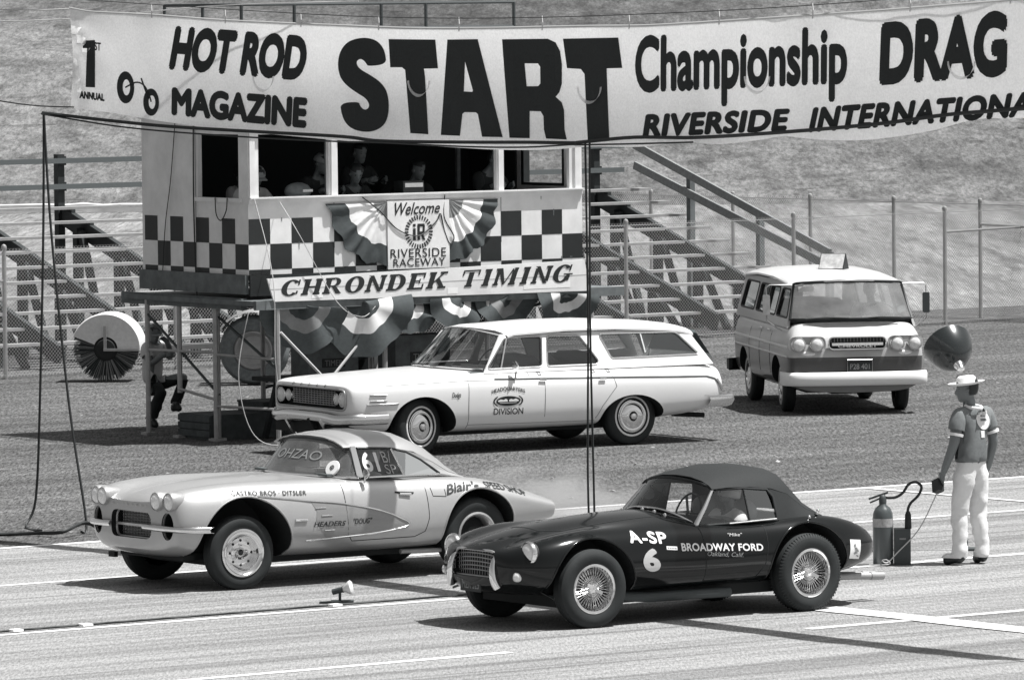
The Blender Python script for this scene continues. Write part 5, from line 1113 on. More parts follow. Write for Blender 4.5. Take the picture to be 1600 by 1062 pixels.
for sg_ in (1, -1): decal_poly(o, tr_, [[(ec[0] + sg_ * .205 * math.cos(R(a)), ec[1] + .085 * math.sin(R(a))) for a in range(-45, 46, 10)] + [(ec[0] + sg_ * .185 * math.cos(R(a)), ec[1] + .075 * math.sin(R(a))) for a in range(40, -46, -10)]], .004, M_ink, 'emblem_bracket')
for x in (.02, -.11, -.86, -1.07): decal_poly(wg, tr_, [rc(x, .885, x - .05, .925), rc(x - .012, .895, x - .038, .915)] if x != .02 else [rc(x, .885, x - .012, .925)], .004, M_ink, 'door_number')
g = G(); P = [(-2.45, .97, .50), (-2.70, .965, .50), (-2.83, .90, .50), (-2.88, .6, .50), (-2.89, 0, .50), (-2.88, -.6, .50), (-2.83, -.90, .50), (-2.70, -.965, .5), (-2.45, -.97, .5)]
g.grid([[(x * (1 + a), y * (1 + a * .6), z + b) for a, b in ((-.02, .065), (.005, .06), (.012, 0), (.0, -.06), (-.02, -.08))] for x, y, z in catmull(P, 5)]); g.build('rear_bumper', M_chrome, wg, 50, solid=.004)
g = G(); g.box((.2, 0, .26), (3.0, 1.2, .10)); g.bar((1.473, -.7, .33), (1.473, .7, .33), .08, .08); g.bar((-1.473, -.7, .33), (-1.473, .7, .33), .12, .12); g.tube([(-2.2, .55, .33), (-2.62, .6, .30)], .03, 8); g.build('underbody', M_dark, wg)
for x, y in ((1.473, .74), (1.473, -.74), (-1.473, .715), (-1.473, -.715)): wheel(wg, x, y, .345, .19, 'cap', R(14) if x > 0 else 0, .19)

# ------------------------------------------------------------------ forward-control van
VNY = 1.7066
vn = thing('passenger_van', 'two-tone flat-nosed passenger van with four round headlights and a small roof sign', 'van', (4.09686, 83.35289, 0), VNY + math.pi)
t = NT('two_tone_van_paint'); t.b.inputs['Coat Weight'].default_value = .5; t.b.inputs['Roughness'].default_value = .35
sp = t.n.new('ShaderNodeSeparateXYZ'); t.l.new(t.tc, sp.inputs[0])
up_m = t.math('GREATER_THAN', sp.outputs[2], .735); lowm = t.math('LESS_THAN', sp.outputs[2], .40)
vv = t.math('ADD', t.math('MULTIPLY', up_m, .42), t.math('MULTIPLY', lowm, .16)); vv = t.math('ADD', vv, .075); vv = t.math('MULTIPLY', vv, t.rng(t.noise(3, None, 5), .3, .7, .92, 1.05))
M_van = t.finish(vv, .35)
def vsec(w_, o=None, top=1.17):
    P = [(0, top), (.4, top), (.69, top - .01), (.79, top - .04), (.845, 1.02), (.895, .865), (.885, .55), (.855, .33), (.5, .28), (0, .28)]
    return [(y * w_, z, (o[i] if o else 0)) for i, (y, z) in enumerate(P)]
ST = [(2.14, vsec(.90, [-.20, -.21, -.25, -.22, -.09, -.0, -.01, -.06, -.06, -.06])), (2.09, vsec(.96, [-.19, -.2, -.26, -.24, -.10, -.0, -.01, -.04, -.04, -.04])), (1.98, vsec(.99, [-.17, -.18, -.22, -.2, -.08, 0, 0, 0, 0, 0])), (1.65, vsec(1.0)), (1.206, vsec(1.0)), (.6, vsec(1.0)), (0, vsec(1.0)), (-.6, vsec(1.0)), (-1.206, vsec(1.0)), (-1.7, vsec(1.0)), (-2.0, vsec(.985)), (-2.10, vsec(.93))]
body, tr_ = car_body(ST, [M_van, M_dark], vn, wells4(1.206, -1.206, .33, .33, .40, .39, .5))
for s_ in (1, -1): side_line(vn, tr_, dense([(1.95, .865), (-2.0, .865)], 12), .018, mat('light_side_moulding', .75, .4), 'side_moulding', 6, .0, s_); side_line(vn, tr_, dense([(1.95, .745), (-2.0, .745)], 12), .012, mat('light_side_moulding', .75, .4), 'side_moulding', 6, .0, s_)
WB = c3([(1.74, -.79, 1.20), (1.86, -.6, 1.205), (1.92, -.3, 1.21), (1.94, 0, 1.21), (1.92, .3, 1.21), (1.86, .6, 1.205), (1.74, .79, 1.20)], 4)
WT = c3([(1.50, -.695, 1.65), (1.58, -.5, 1.665), (1.62, -.25, 1.675), (1.63, 0, 1.68), (1.62, .25, 1.675), (1.58, .5, 1.665), (1.50, .695, 1.65)], 4)
panes(vn, 'windshield', [[lerp(a, b, t_) for a, b in zip(WB, WT)] for t_ in (0, .25, .5, .75, 1)], glass_mat('van_glass', .94, .2, .22))
g = G(); g.tube(WB + WT[::-1], .02, 6, True); g.build('windshield_seal', M_ink, vn, 60)
rows = []
for x, z0, e in ((1.66, 1.685, 1), (1.60, 1.70, 1), (1.2, 1.745, 0), (.2, 1.785, 0), (-.9, 1.785, 0), (-1.7, 1.745, 0), (-2.03, 1.70, 0)):
    prof = [(0, 0), (.3, -.008), (.55, -.03), (.67, -.06), (.73, -.09), (.735, -.11)]; L_ = [(x - e * .15 * (y / .73) ** 2, y, max(z0 + dz, 1.625)) for y, dz in prof]; rows.append([(a, -b, c) for a, b, c in L_[::-1]] + L_[1:])
panes(vn, 'roof', rows, M_white, .012, 40)
yv = lambda z: .83 - (z - 1.12) * .26
holes = [[(1.60, 1.22), (1.42, 1.57), (.86, 1.57), (.82, 1.22)], [(.70, 1.22), (.70, 1.57), (.05, 1.57), (.05, 1.22)], [(-.05, 1.22), (-.05, 1.57), (-.70, 1.57), (-.70, 1.22)], [(-.85, 1.22), (-.85, 1.57), (-1.78, 1.57), (-1.84, 1.22)]]
holes = [rpoly(h, .05) for h in holes]
for s_ in (1, -1):
    g = G(); g.slab([[(1.76, 1.10), (1.47, 1.645), (-1.98, 1.645), (-2.06, 1.10)]] + holes, lambda u, v, t_: (u, s_ * (yv(v) - t_), v), .03); g.build('window_surround', mat('van_upper_paint', .40, .35, coat=.5), vn)
    for h in holes:
        g = G(); g.add([(x, s_ * (yv(z) - .02), z) for x, z in h], [tuple(range(len(h)))]); g.build('side_window', glass_mat('van_side_glass', .55, .15), vn)
        g = G(); g.tube([(x, s_ * (yv(z) - .004), z) for x, z in h], .014, 6, True); g.build('window_seal', M_ink, vn, 60)
    for x in (.77, 0.0, -.76): side_line(vn, tr_, dense([(x, 1.10), (x, .36)], 6), .005, M_dark, 'door_gap', 5, 0, s_)
    for x in (.66, .1):
        g = G(); g.tube([side(tr_, x, 1.02, .02, s_), side(tr_, x - .12, 1.02, .025, s_)], .011, 6); g.build('door_handle', M_chrome, vn, 60)
g = G(); g.slab([[(-.80, 1.10), (.80, 1.10), (.70, 1.66), (-.70, 1.66)], rrect(-.60, 1.20, -.06, 1.58, .06), rrect(.06, 1.20, .60, 1.58, .06)], lambda u, v, t_: (-2.03 + (v - 1.1) * .05 + t_, u, v), .03); g.build('rear_panel', M_van, vn)
for a, b in ((-.6, -.06), (.06, .6)):
    g = G(); g.add([(-2.02, a, 1.2), (-2.02, b, 1.2), (-2.0, b, 1.58), (-2.0, a, 1.58)], [(0, 1, 2, 3)]); g.build('rear_window', glass_mat('van_glass', .94, .2, .22), vn)
g = G(); g.box((-.1, 0, 1.165), (3.5, 1.55, .02)); g.box((1.6, 0, 1.185), (.3, 1.4, .03)); g.build('interior_deck', M_inner, vn)
for x, y, w_ in ((.95, .36, .55), (.95, -.36, .55), (-.2, 0, 1.2), (-1.1, 0, 1.2)):
    g = G(); g.box((x, y, 1.27), (.14, w_, .24)); g.build('seat_back', M_seat, vn, sub=1, smooth=60)
g = G(); g.lathe([(.20, -.01), (.215, 0), (.20, .01), (.195, 0), (.20, -.01)], (0, 0, 0), 'X', 28); o = g.build('steering_wheel', mat('pale_wheel_rim', .5, .4), vn, 60); o.location = (1.52, .40, 1.28); o.rotation_euler = (0, R(-58), 0)
g = G(); g.box((1.57, -.55, 1.58), (.01, .2, .07)); g.box((1.72, -.1, 1.225), (.1, .2, .04)); g.box((1.73, .2, 1.225), (.08, .12, .03)); g.build('papers', M_inkw, vn)
for y in (-.62, .06):
    g = G(); g.tube([(1.935 - .12 * y * y, y, 1.215), (1.955 - .1 * (y + .3) ** 2, y + .28, 1.235), (1.95 - .12 * (y + .55) ** 2, y + .55, 1.225)], .010, 5); g.build('wiper', M_ink, vn, 60)
for s_ in (1, -1):
    for y in (.52, .75):
        headlamp(vn, (2.145 - .10 * max(0, y - .5), s_ * y, .90), .083, 0)
    g = G(); lp = rpoly([(.40, .80), (.87, .80), (.87, 1.0), (.40, 1.0)], .09, 5); g.slab([lp], lambda u, v, t_: (2.118 - .16 * max(0, u - .5) - t_, s_ * u, v), .02); g.build('headlight_bezel', mat('light_bezel_paint', .6, .4), vn)
    g = G(); g.lathe([(.0, .02), (.05, .012), (.06, 0)], (0, 0, 0), 'X', 18); o = g.build('indicator_lamp', M_lens, vn, 60); o.location = (2.11, s_ * .62, .785); o.scale = (1, 1.6, .5)
g = G(); lp = rpoly([(-.37, .835), (.37, .835), (.37, .99), (-.37, .99)], .07, 5); g.slab([lp], lambda u, v, t_: (2.155 - t_, u, v), .03); o = g.build('grille', M_dark, vn)
g = G(); g.tube([(2.156, y, z) for y, z in lp], .009, 6, True); g.bar((2.162, -.33, .90), (2.162, .33, .90), .012, .035)
for i in range(17): g.tube([(2.158, -.34 + .0425 * i, .93), (2.158, -.34 + .0425 * i, .98)], .004, 4)
g.build('grille_bar', M_chrome, o, 50)
plate_text(o, 'lettering', 'CHEVROLET', FACE(2.17, 0, .875), .5, .035, M_inkw)
g = G(); g.box((2.145, 0.03, .62), (.02, .32, .155)); o = g.build('number_plate', M_ink, vn); plate_text(o, 'lettering', 'P28 401', FACE(2.157, .03, .615), .25, .07, M_inkg)
g = G(); g.tube([(2.156, -.13, .54), (2.156, .19, .54), (2.156, .19, .70), (2.156, -.13, .70)], .008, 5, True); g.build('plate_frame', M_steel, o)
P = [(1.75, -.93, .46), (2.0, -.925, .46), (2.17, -.80, .46), (2.23, -.4, .46), (2.24, 0, .46), (2.23, .4, .46), (2.17, .80, .46), (2.0, .925, .46), (1.75, .93, .46)]
g = G(); g.grid([[(x + a, y * (1 + a * .3), z + b) for a, b in ((-.06, .085), (-.01, .08), (.015, .05), (.015, -.05), (-.01, -.08), (-.05, -.085))] for x, y, z in catmull(P, 5)]); g.build('front_bumper', M_inkw, vn, 50, solid=.004)
g = G(); g.grid([[(-2.0 - .15 * (1 - (y / .95) ** 4) + a, y, .44 + b) for a, b in ((.04, .08), (-.02, .07), (-.02, -.07), (.04, -.08))] for y in [-.95 + .1 * i for i in range(20)]]); g.build('rear_bumper', M_dark, vn, 50, solid=.004)
g = G(); g.bar((-1.95, -.93, .44), (-2.12, -.93, .44), .05, .14); g.build('bumper_end', M_ink, vn)
for s_ in (1, -1):
    g = G(); g.tube([(1.40, s_ * .73, 1.63), (1.43, s_ * 1.0, 1.635), (1.43, s_ * 1.04, 1.6), (1.43, s_ * 1.04, 1.18), (1.43, s_ * .9, 1.08), (1.45, s_ * .84, 1.05)], .009, 6); g.build('mirror_arm', M_steel, vn, 60)
    g = G(); g.slab([rrect(s_ * 1.04 - .045, 1.25, s_ * 1.04 + .045, 1.51, .02)], lambda u, v, t_: (1.44 - t_, u, v), .025); g.build('door_mirror', M_steel if s_ < 0 else M_pipe_d, vn)
rs = G(); rs.add([(.42, -.16, 1.785), (.42, .16, 1.785), (.18, .16, 1.785), (.18, -.16, 1.785), (.30, .16, 1.97), (.30, -.16, 1.97)], [(0, 1, 4, 5), (2, 3, 5, 4), (1, 2, 4), (3, 0, 5), (0, 3, 2, 1)])
RSM = Matrix.Translation((4.09686, 83.35289, 0)) @ Matrix.Rotation(VNY + math.pi, 4, 'Z')
rsg = thing('roof_sign', 'small wedge-shaped sign standing on the van roof', 'sign', RSM @ Vector((0, 0, 0)), VNY + math.pi); rsg.location = RSM @ Vector((.30, .05, 1.78))
g = G(); g.add([(.12, -.17, 0), (.12, .17, 0), (-.12, .17, 0), (-.12, -.17, 0), (0, .17, .20), (0, -.17, .20)], [(2, 3, 5, 4), (1, 2, 4), (3, 0, 5), (0, 3, 2, 1), (0, 1, 4, 5)]); g.build('board', M_check, rsg)
g = G(); g.add([(.124, -.16, .01), (.124, .16, .01), (.006, .16, .195), (.006, -.16, .195)], [(0, 1, 2, 3)]); g.build('face', mat('faded_sign_face', .45, .7, noise_amp=.35, noise_scale=14), rsg)
rsg.rotation_euler = (0, 0, VNY + math.pi - .5)
g = G(); g.box((0, 0, .32), (3.6, 1.2, .10)); g.bar((1.206, -.7, .33), (1.206, .7, .33), .08, .08); g.bar((-1.206, -.7, .33), (-1.206, .7, .33), .12, .12); g.box((.9, .1, .26), (.5, .5, .1)); g.build('underbody', M_dark, vn)
for x, y in ((1.206, .735), (1.206, -.735), (-1.206, .735), (-1.206, -.735)): wheel(vn, x, y, .33, .17, 'dog', R(-4) if x > 0 else 0, .18)

# ------------------------------------------------------------------ people
def J0():
    J = dict(pelvis=(0, 0, .95), spine=(-.01, 0, 1.13), chest=(-.01, 0, 1.33), neck=(-.01, 0, 1.49), headb=(.015, 0, 1.57), headm=(.02, 0, 1.645), headt=(.01, 0, 1.72), chin=(.075, 0, 1.565), nose=(.115, 0, 1.628))
    for s_, k in ((1, 'l'), (-1, 'r')):
        J.update({'sh' + k: (-.01, s_ * .175, 1.425), 'el' + k: (-.02, s_ * .225, 1.14), 'wr' + k: (.05, s_ * .235, .89), 'pa' + k: (.07, s_ * .235, .81), 'hi' + k: (0, s_ * .09, .90), 'kn' + k: (.02, s_ * .10, .49), 'an' + k: (-.03, s_ * .105, .085), 'to' + k: (.14, s_ * .125, .035), 'he' + k: (-.07, s_ * .10, .04), 'ea' + k: (.01, s_ * .088, 1.635)})
    return J
RAD = dict(pelvis=(.12, .155), spine=(.11, .135), chest=(.12, .15), neck=(.06, .06), headb=(.055, .055), headm=(.06, .06), headt=(.04, .04), chin=(.024, .026), nose=(.011, .011), sh=.07, el=.050, wr=.036, pa=.034, hi=.092, kn=.06, an=.045, to=.033, he=.033, ea=.018)
BONES = [('pelvis', 'spine'), ('spine', 'chest'), ('chest', 'neck'), ('neck', 'headb'), ('headb', 'headm'), ('headm', 'headt')]
for k in 'lr': BONES += [('chest', 'sh' + k), ('sh' + k, 'el' + k), ('el' + k, 'wr' + k), ('wr' + k, 'pa' + k), ('pelvis', 'hi' + k), ('hi' + k, 'kn' + k), ('kn' + k, 'an' + k), ('an' + k, 'to' + k), ('an' + k, 'he' + k), ('headm', 'ea' + k)]
def head_turn(J, yaw=0, pitch=0, roll=0):
    b = Vector(J['neck']); M = Matrix.Rotation(yaw, 3, 'Z') @ Matrix.Rotation(pitch, 3, 'Y') @ Matrix.Rotation(roll, 3, 'X')
    for n in ('headb', 'headm', 'headt', 'chin', 'nose', 'eal', 'ear'): J[n] = tuple(b + M @ (Vector(J[n]) - b))
    return M
def person(label, loc, rz, J, skin=None, shirt=None, trousers=None, hair=None, group=None, sleeve='short', headM=None, hat=None, shoes=None, cat='person', curl=.5, scale=1.0):
    root = thing('person', label, cat, loc, rz, group); root.scale = (scale,) * 3
    names = [n for n in J if n not in ('chin', 'nose')]; idx = {n: i for i, n in enumerate(names)}; V = [Vector(J[n]) for n in names]; E_ = [(idx[a], idx[b]) for a, b in BONES]
    rad = []
    for n in names:
        r_ = RAD.get(n) or RAD[n[:2]]; rad.append(r_ if isinstance(r_, tuple) else (r_, r_))
    for k, s_ in (('l', 1), ('r', -1)):
        wr, pa, el = (Vector(J[x + k]) for x in ('wr', 'pa', 'el')); d_ = (pa - wr).normalized(); inn = Vector((0, -s_, 0)); inn = (inn - d_ * inn.dot(d_)).normalized(); lat = d_.cross(inn).normalized()
        if lat.x < 0: lat = -lat
        for f in range(4):
            b = pa + d_ * .03 + lat * (.028 - .019 * f); ln = (.042, .047, .044, .034)[f]
            m_ = b + d_ * ln * .8 + inn * ln * curl * .7; t_ = m_ + d_ * ln * (.6 - curl * .5) + inn * ln * curl * 1.0
            o = len(V); V += [b, m_, t_]; rad += [(.011, .011), (.009, .009), (.008, .008)]; E_ += [(idx['pa' + k], o), (o, o + 1), (o + 1, o + 2)]
        b = pa - d_ * .03 + lat * .035; m_ = b + d_ * .035 + lat * .02 + inn * .02; o = len(V); V += [b, m_, m_ + d_ * .028 + inn * .01]; rad += [(.013, .013), (.011, .011), (.009, .009)]; E_ += [(idx['pa' + k], o), (o, o + 1), (o + 1, o + 2)]
    me = bpy.data.meshes.new('body'); me.from_pydata([tuple(v) for v in V], E_, []); ob = bpy.data.objects.new('body', me); col.objects.link(ob)
    md = ob.modifiers.new('s', 'SKIN'); md.branch_smoothing = .6
    sv = me.skin_vertices[0].data
    for i, r_ in enumerate(rad): sv[i].radius = r_
    for i in range(len(V)): sv[i].use_root = (i == idx['pelvis'])
    sb = ob.modifiers.new('b', 'SUBSURF'); sb.levels = 2; sb.render_levels = 2; bake(ob); me = ob.data
    hm = Vector(J['headm']); fwd = (Vector(J['nose']) - hm); upv = (Vector(J['headt']) - Vector(J['headb'])).normalized(); fwd = (fwd - upv * fwd.dot(upv)).normalized(); lt = upv.cross(fwd)
    g = G(); rows = []
    for z, w_, f_, b_ in ((-.122, .012, .066, .03), (-.116, .030, .080, .0), (-.10, .044, .088, -.03), (-.078, .053, .089, -.055), (-.055, .060, .090, -.075), (-.035, .066, .088, -.09), (-.012, .071, .087, -.098), (.012, .074, .085, -.102), (.034, .076, .090, -.105), (.065, .075, .088, -.103), (.092, .064, .074, -.088), (.110, .044, .052, -.062), (.118, .016, .02, -.022)):
        row = []
        for j in range(28):
            a = 2 * math.pi * j / 28; ca, sa = math.cos(a), math.sin(a); x = (f_ if ca > 0 else -b_) * ca; y = w_ * sa
            if abs(a if a < 3.2 else a - 6.283) < .12: x += {-.035: .026, -.012: .022, .012: .010, -.055: .006, -.078: .004}.get(z, 0)
            elif abs(a if a < 3.2 else a - 6.283) < .35: x += {-.035: .010, -.012: .002, -.055: .004}.get(z, 0)
            elif abs(a if a < 3.2 else a - 6.283) < .62: x -= {.012: .010, -.012: .003}.get(z, 0)
            row.append(tuple(hm + fwd * x + lt * y + upv * (z * .97)))
        rows.append(row)
    g.grid(rows, closed=True); g.f += [list(range(28)), list(range(12 * 28, 13 * 28))]; g.m += [0, 0]
    hd_ = g.build('headcut', skin or M_skin); md = ob.modifiers.new('u', 'BOOLEAN'); md.operation = 'UNION'; md.object = hd_; md.solver = 'EXACT'; bake(ob); me = ob.data; bpy.data.objects.remove(hd_)
    me.materials.clear(); me.materials.append(skin or M_skin); me.polygons.foreach_set('material_index', [0] * len(me.polygons)); shade(ob, 80); ob.parent = root
    seg = [(a, b, Vector(J[a]), Vector(J[b])) for a, b in BONES]
    def near(p):
        best = 9; bn = None
        for a, b, A, B in seg:
            d_ = B - A; t_ = max(0, min(1, (p - A).dot(d_) / max(d_.length_squared, 1e-9))); q = (p - A - d_ * t_).length
            if q < best: best = q; bn = (a, b, t_)
        return bn
    vb = [near(v.co) for v in me.vertices]
    def cat_of(i):
        a, b, t_ = vb[i]; k = a[:2]
        if b in ('tol', 'tor', 'hel', 'her') or (k == 'kn' and t_ > .97): return 'shoe' + b[-1]
        if k in ('hi', 'kn') or (a == 'pelvis' and b[:2] == 'hi'): return 'leg'
        if a == 'pelvis' and t_ < .35: return 'leg'
        if a in ('pelvis', 'spine') or (a == 'chest' and b != 'neck') or (a == 'chest' and t_ < .62): return 'torso'
        if k == 'sh': return 'torso' if t_ < (.62 if sleeve == 'short' else 2) else 'arm'
        if k == 'el': return 'torso' if sleeve == 'long' and t_ < .9 else 'arm'
        if a.startswith('head') or b.startswith('head'): return 'head'
        return 'arm'
    cats = [cat_of(i) for i in range(len(vb))]
    hem = J['pelvis'][2] + .015
    def garment(name, which, m, off, fold):
        pv = Vector(J['pelvis'])
        low = lambda i: name == 'shirt' and cats[i] == 'leg' and me.vertices[i].co.z > hem - .07 and (me.vertices[i].co.xy - pv.xy).length < .20
        cuff = lambda i: name == 'trousers' and cats[i][:4] == 'shoe' and .05 < me.vertices[i].co.z < .16 and J['anl'][2] < .12
        keep = [f for f in me.polygons if all(cats[i] in which or low(i) or cuff(i) for i in f.vertices)]; mp = {}; g = G()
        for f in keep:
            ids = []
            for i in f.vertices:
                if i not in mp:
                    v = me.vertices[i]; c_ = Vector(v.co); k = noise.noise(c_ * 14 + Vector(loc)) * fold + noise.noise(Vector((c_.x * 7, c_.y * 7, c_.z * 16))) * fold * .5
                    q_ = c_ + v.normal * ((off if name != 'trousers' or c_.z < hem - .10 else .008) + k * (1 if c_.z < hem - .1 or name != 'trousers' else .2))
                    if name == 'trousers': q_.z = max(min(q_.z, hem + .03), .07)
                    if name == 'shirt': q_.z = max(q_.z, hem)
                    mp[i] = len(g.v); g.v.append(tuple(q_))
                ids.append(mp[i])
            g.f.append(ids); g.m.append(0)
        if g.f: o = g.build(name, m, root, 80, solid=.004); return o
    if trousers: garment('trousers', ('leg',), trousers, .022, .018)
    if shirt: garment('shirt', ('torso',), shirt, .020, .007)
    for sd in 'lr': garment('shoe', ('shoe' + sd,), shoes or M_shoe, .010, 0)
    if hair:
        keep = [f for f in me.polygons if all(cats[i] == 'head' for i in f.vertices) and (lambda c_: c_.dot(upv) > .055 + max(0, c_.dot(fwd)) * .3 or (c_.dot(fwd) < -.02 and c_.dot(upv) > -.06 and c_.length > .06))(Vector(f.center) - hm)]; mp = {}; g = G()
        for f in keep:
            ids = []
            for i in f.vertices:
                if i not in mp: v = me.vertices[i]; mp[i] = len(g.v); g.v.append(tuple(Vector(v.co) + v.normal * .009))
                ids.append(mp[i])
            g.f.append(ids); g.m.append(0)
        if g.f: g.build('hair', hair, root, 80, solid=.006)
    for s_ in (1, -1):
        g = G(); p = hm + fwd * .068 + lt * (s_ * .031) + upv * .012; g.bar(p - lt * .010, p + lt * .010, .012, .008, upv); g.build('eye', M_hair, root)
        g = G(); p = hm + fwd * .080 + lt * (s_ * .031) + upv * .034; g.bar(p - lt * .015 - fwd * .002, p + lt * .015, .010, .005, upv); g.build('eyebrow', M_hair, root)
    g = G(); p = hm + fwd * .089 - upv * .064; g.bar(p - lt * .018, p + lt * .018, .008, .005, upv); g.build('mouth', M_skind, root)
    if hat:
        g = G()
        if hat == 'brim': g.lathe([(0, .085), (.075, .08), (.098, .06), (.108, .0), (.180, .012), (.190, .016), (.180, .004), (.105, -.012)], (0, 0, 0), 'Z', 28, sy=1)
        elif hat == 'cap': g.lathe([(0, .078), (.06, .068), (.098, .02), (.108, -.02)], (0, 0, 0), 'Z', 20); g.box((.12, 0, -.025), (.09, .12, .010))
        else: g.lathe([(0, .105), (.06, .09), (.10, .04), (.112, -.02), (.108, -.08), (.09, -.09)], (0, 0, 0), 'Z', 24)
        o = g.build('hat' if hat != 'helmet' else 'helmet', M_white_cloth if hat != 'cap' else M_grey_cloth, root, 60); c_ = hm + upv * (.05 if hat != 'helmet' else .02) - fwd * .005
        o.scale = (1,) * 3; hs_ = .92 if hat == 'brim' else 1
        o.matrix_local = Matrix.Translation(c_) @ Matrix.Scale(hs_, 4) @ Matrix((fwd, lt, upv)).transposed().to_4x4()
    return root, ob
# starter seen from behind
J = J0(); head_turn(J, R(46), R(8))
J.update(ell=(.0, .235, 1.14), wrl=(.085, .275, .905), pal=(.11, .285, .83), knl=(.05, .12, .49), anl=(.03, .135, .085), tol=(.17, .20, .035), hel=(-.01, .125, .04), anr=(-.03, -.11, .085), tor=(.12, -.17, .035), elr=(-.06, -.235, 1.15), wrr=(.03, -.25, .91), par=(.06, -.25, .83))
MAN = (4.27, 59.46, 0)
man, mb = person('man in brimmed hat and white trousers seen from behind, control box in hand', MAN, R(132), J, M_skind, M_grey_cloth, M_white_cloth, M_hair, hat='brim')
bm = bmesh.new(); bm.from_mesh(next(c for c in man.children if c.name.startswith('shirt')).data); stree = BVHTree.FromBMesh(bm); bm.free()
def back_pt(y, z, off=.004):
    h = stree.ray_cast(Vector((-2, y, z)), Vector((1, 0, 0))); return ((h[0].x if h[0] is not None else -.15) - off, y, z)
g = G()
rows = [[back_pt(-.045 + r_ * math.cos(2 * math.pi * j / 24), 1.355 + r_ * 1.15 * math.sin(2 * math.pi * j / 24), .006) for j in range(25)] for r_ in (.001, .03, .055, .08)]
g.grid(rows); g.grid([[back_pt(y, z, .006) for y in (-.09, -.045, 0)] for z in (1.19, 1.255)]); o = g.build('back_emblem', M_white_cloth, man, 60)
g = G(); g.grid([[back_pt(y, z, .009) for y in (-.085, -.045, -.01)] for z in (1.345, 1.365)]); g.grid([[back_pt(y, z, .009) for y in (-.07, -.03)] for z in (1.385, 1.395)]); g.build('emblem_marks', M_grey_cloth, o)
for s_, k in ((1, 'l'), (-1, 'r')):
    a, b = Vector(J['sh' + k]), Vector(J['el' + k]); p = a.lerp(b, .66); q = a.lerp(b, .75); g = G(); g.tube([p, q], [.074, .072], 14); g.build('sleeve_band', M_white_cloth, man, 60)
g = G(); g.tube([(-.03 + .075 * math.cos(a), .075 * math.sin(a), 1.475 + .012 * math.cos(a)) for a in [2 * math.pi * i / 20 for i in range(20)]], .016, 8, True); g.build('collar', M_white_cloth, man, 60)
MM = Matrix.Translation(MAN) @ Matrix.Rotation(R(132), 4, 'Z')
cbx = thing('control_box', 'small dark hand-held control box with a cord in the man\'s left hand', 'control box', MM @ Vector((.15, .30, .745)), R(132))
g = G(); g.box((0, 0, 0), (.09, .07, .12)); o = g.build('case', M_ink, cbx); o.rotation_euler = (.3, .4, 0)
g = G(); g.tube([(0, 0, .06), (-.02, -.01, .10)], .012, 8); g.build('grip', M_steel, cbx)
hp = MM @ Vector((.15, .30, .70)); cord('control_cord', 'thin pale cord running from the control box down to the extinguisher base', [tuple(hp), (3.78, 59.44, .35), (3.56, 59.38, .12), (3.47, 59.33, .04), (3.42, 59.3, .06), (3.46, 59.27, .07), (3.49, 59.3, .03), (3.40, 59.3, .02), (3.3, 59.32, .02)], .006, M_cord, 'cord'); cc_ = bpy.data.objects['control_cord']; cc_.parent = cbx; bpy.context.view_layer.update(); cc_.matrix_parent_inverse = cbx.matrix_world.inverted()
for k_ in ('label', 'category'): del cc_[k_]
# people in the tower
def sit(lean=0.0, arm=(.36, .30)):
    J = J0(); dz = -.45
    for n in J: J[n] = (J[n][0], J[n][1], J[n][2] + dz)
    for n in ('spine', 'chest', 'neck', 'headb', 'headm', 'headt', 'chin', 'nose', 'eal', 'ear', 'shl', 'shr', 'ell', 'elr'):
        x, y, z = J[n]; J[n] = (x + lean * (z - .5), y, z)
    for s_, k in ((1, 'l'), (-1, 'r')):
        J.update({'hi' + k: (.03, s_ * .1, .47), 'kn' + k: (.43, s_ * .12, .48), 'an' + k: (.40, s_ * .12, .09), 'to' + k: (.54, s_ * .13, .035), 'he' + k: (.35, s_ * .12, .04)})
        sx_ = J['sh' + k][0]; J.update({'el' + k: (sx_ + .1, s_ * .24, .74), 'wr' + k: (arm[0], s_ * .15, .86), 'pa' + k: (arm[0] + .07, s_ * .12, .87)})
    return J
specs = [(.75, 1.45, -1.2, 'person in light shirt with back turned inside the side window', M_lite_cloth, .25, 2.2, None), (.42, .62, -1.57, 'person in light shirt writing behind the leftmost front window', M_lite_cloth, .3, 0, 'cap'),
         (1.5, .75, -1.5, 'person with dark glasses at the left edge of the wide window', M_dark_cloth, .1, .2, 'cap'), (1.85, .6, -1.6, 'person in dark clothes bending low in the wide window', M_dark_cloth, .35, -.2, None), (2.25, .95, -1.5, 'person in dark collar at the middle of the wide window', M_dark_cloth, .0, .0, None),
         (2.95, .8, -1.9, 'person in profile near the right end of the wide window', M_dark_cloth, .1, .7, None), (3.88, .62, -1.4, 'person in dark clothes leaning at the rightmost window', M_dark_cloth, .25, .2, None)]
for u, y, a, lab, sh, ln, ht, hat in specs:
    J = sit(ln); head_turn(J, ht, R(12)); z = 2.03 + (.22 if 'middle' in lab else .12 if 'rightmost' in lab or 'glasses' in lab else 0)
    pr, _ = person(lab, TL(u, y + .12, z), TY + a, J, mat('shaded_skin', .12, .5), sh, M_dark_cloth, M_hair, 'people inside the timing tower', 'long', hat=hat)  # skin tone darkened to put the room's shade into the faces
    st_ = thing('stool', 'plain stool under a seated person inside the tower', 'stool', TL(u, y, 2.03), TY, 'stools inside the timing tower')
    g = G(); g.box((0, 0, z - 2.03 + .36), (.34, .34, .05)); g.build('seat', M_woodd, st_)
    for sx_ in (-.13, .13):
        for sy_ in (-.13, .13): g = G(); g.tube([(sx_, sy_, 0), (sx_ * .9, sy_ * .9, z - 2.03 + .34)], .018, 6); g.build('leg', M_woodd, st_)
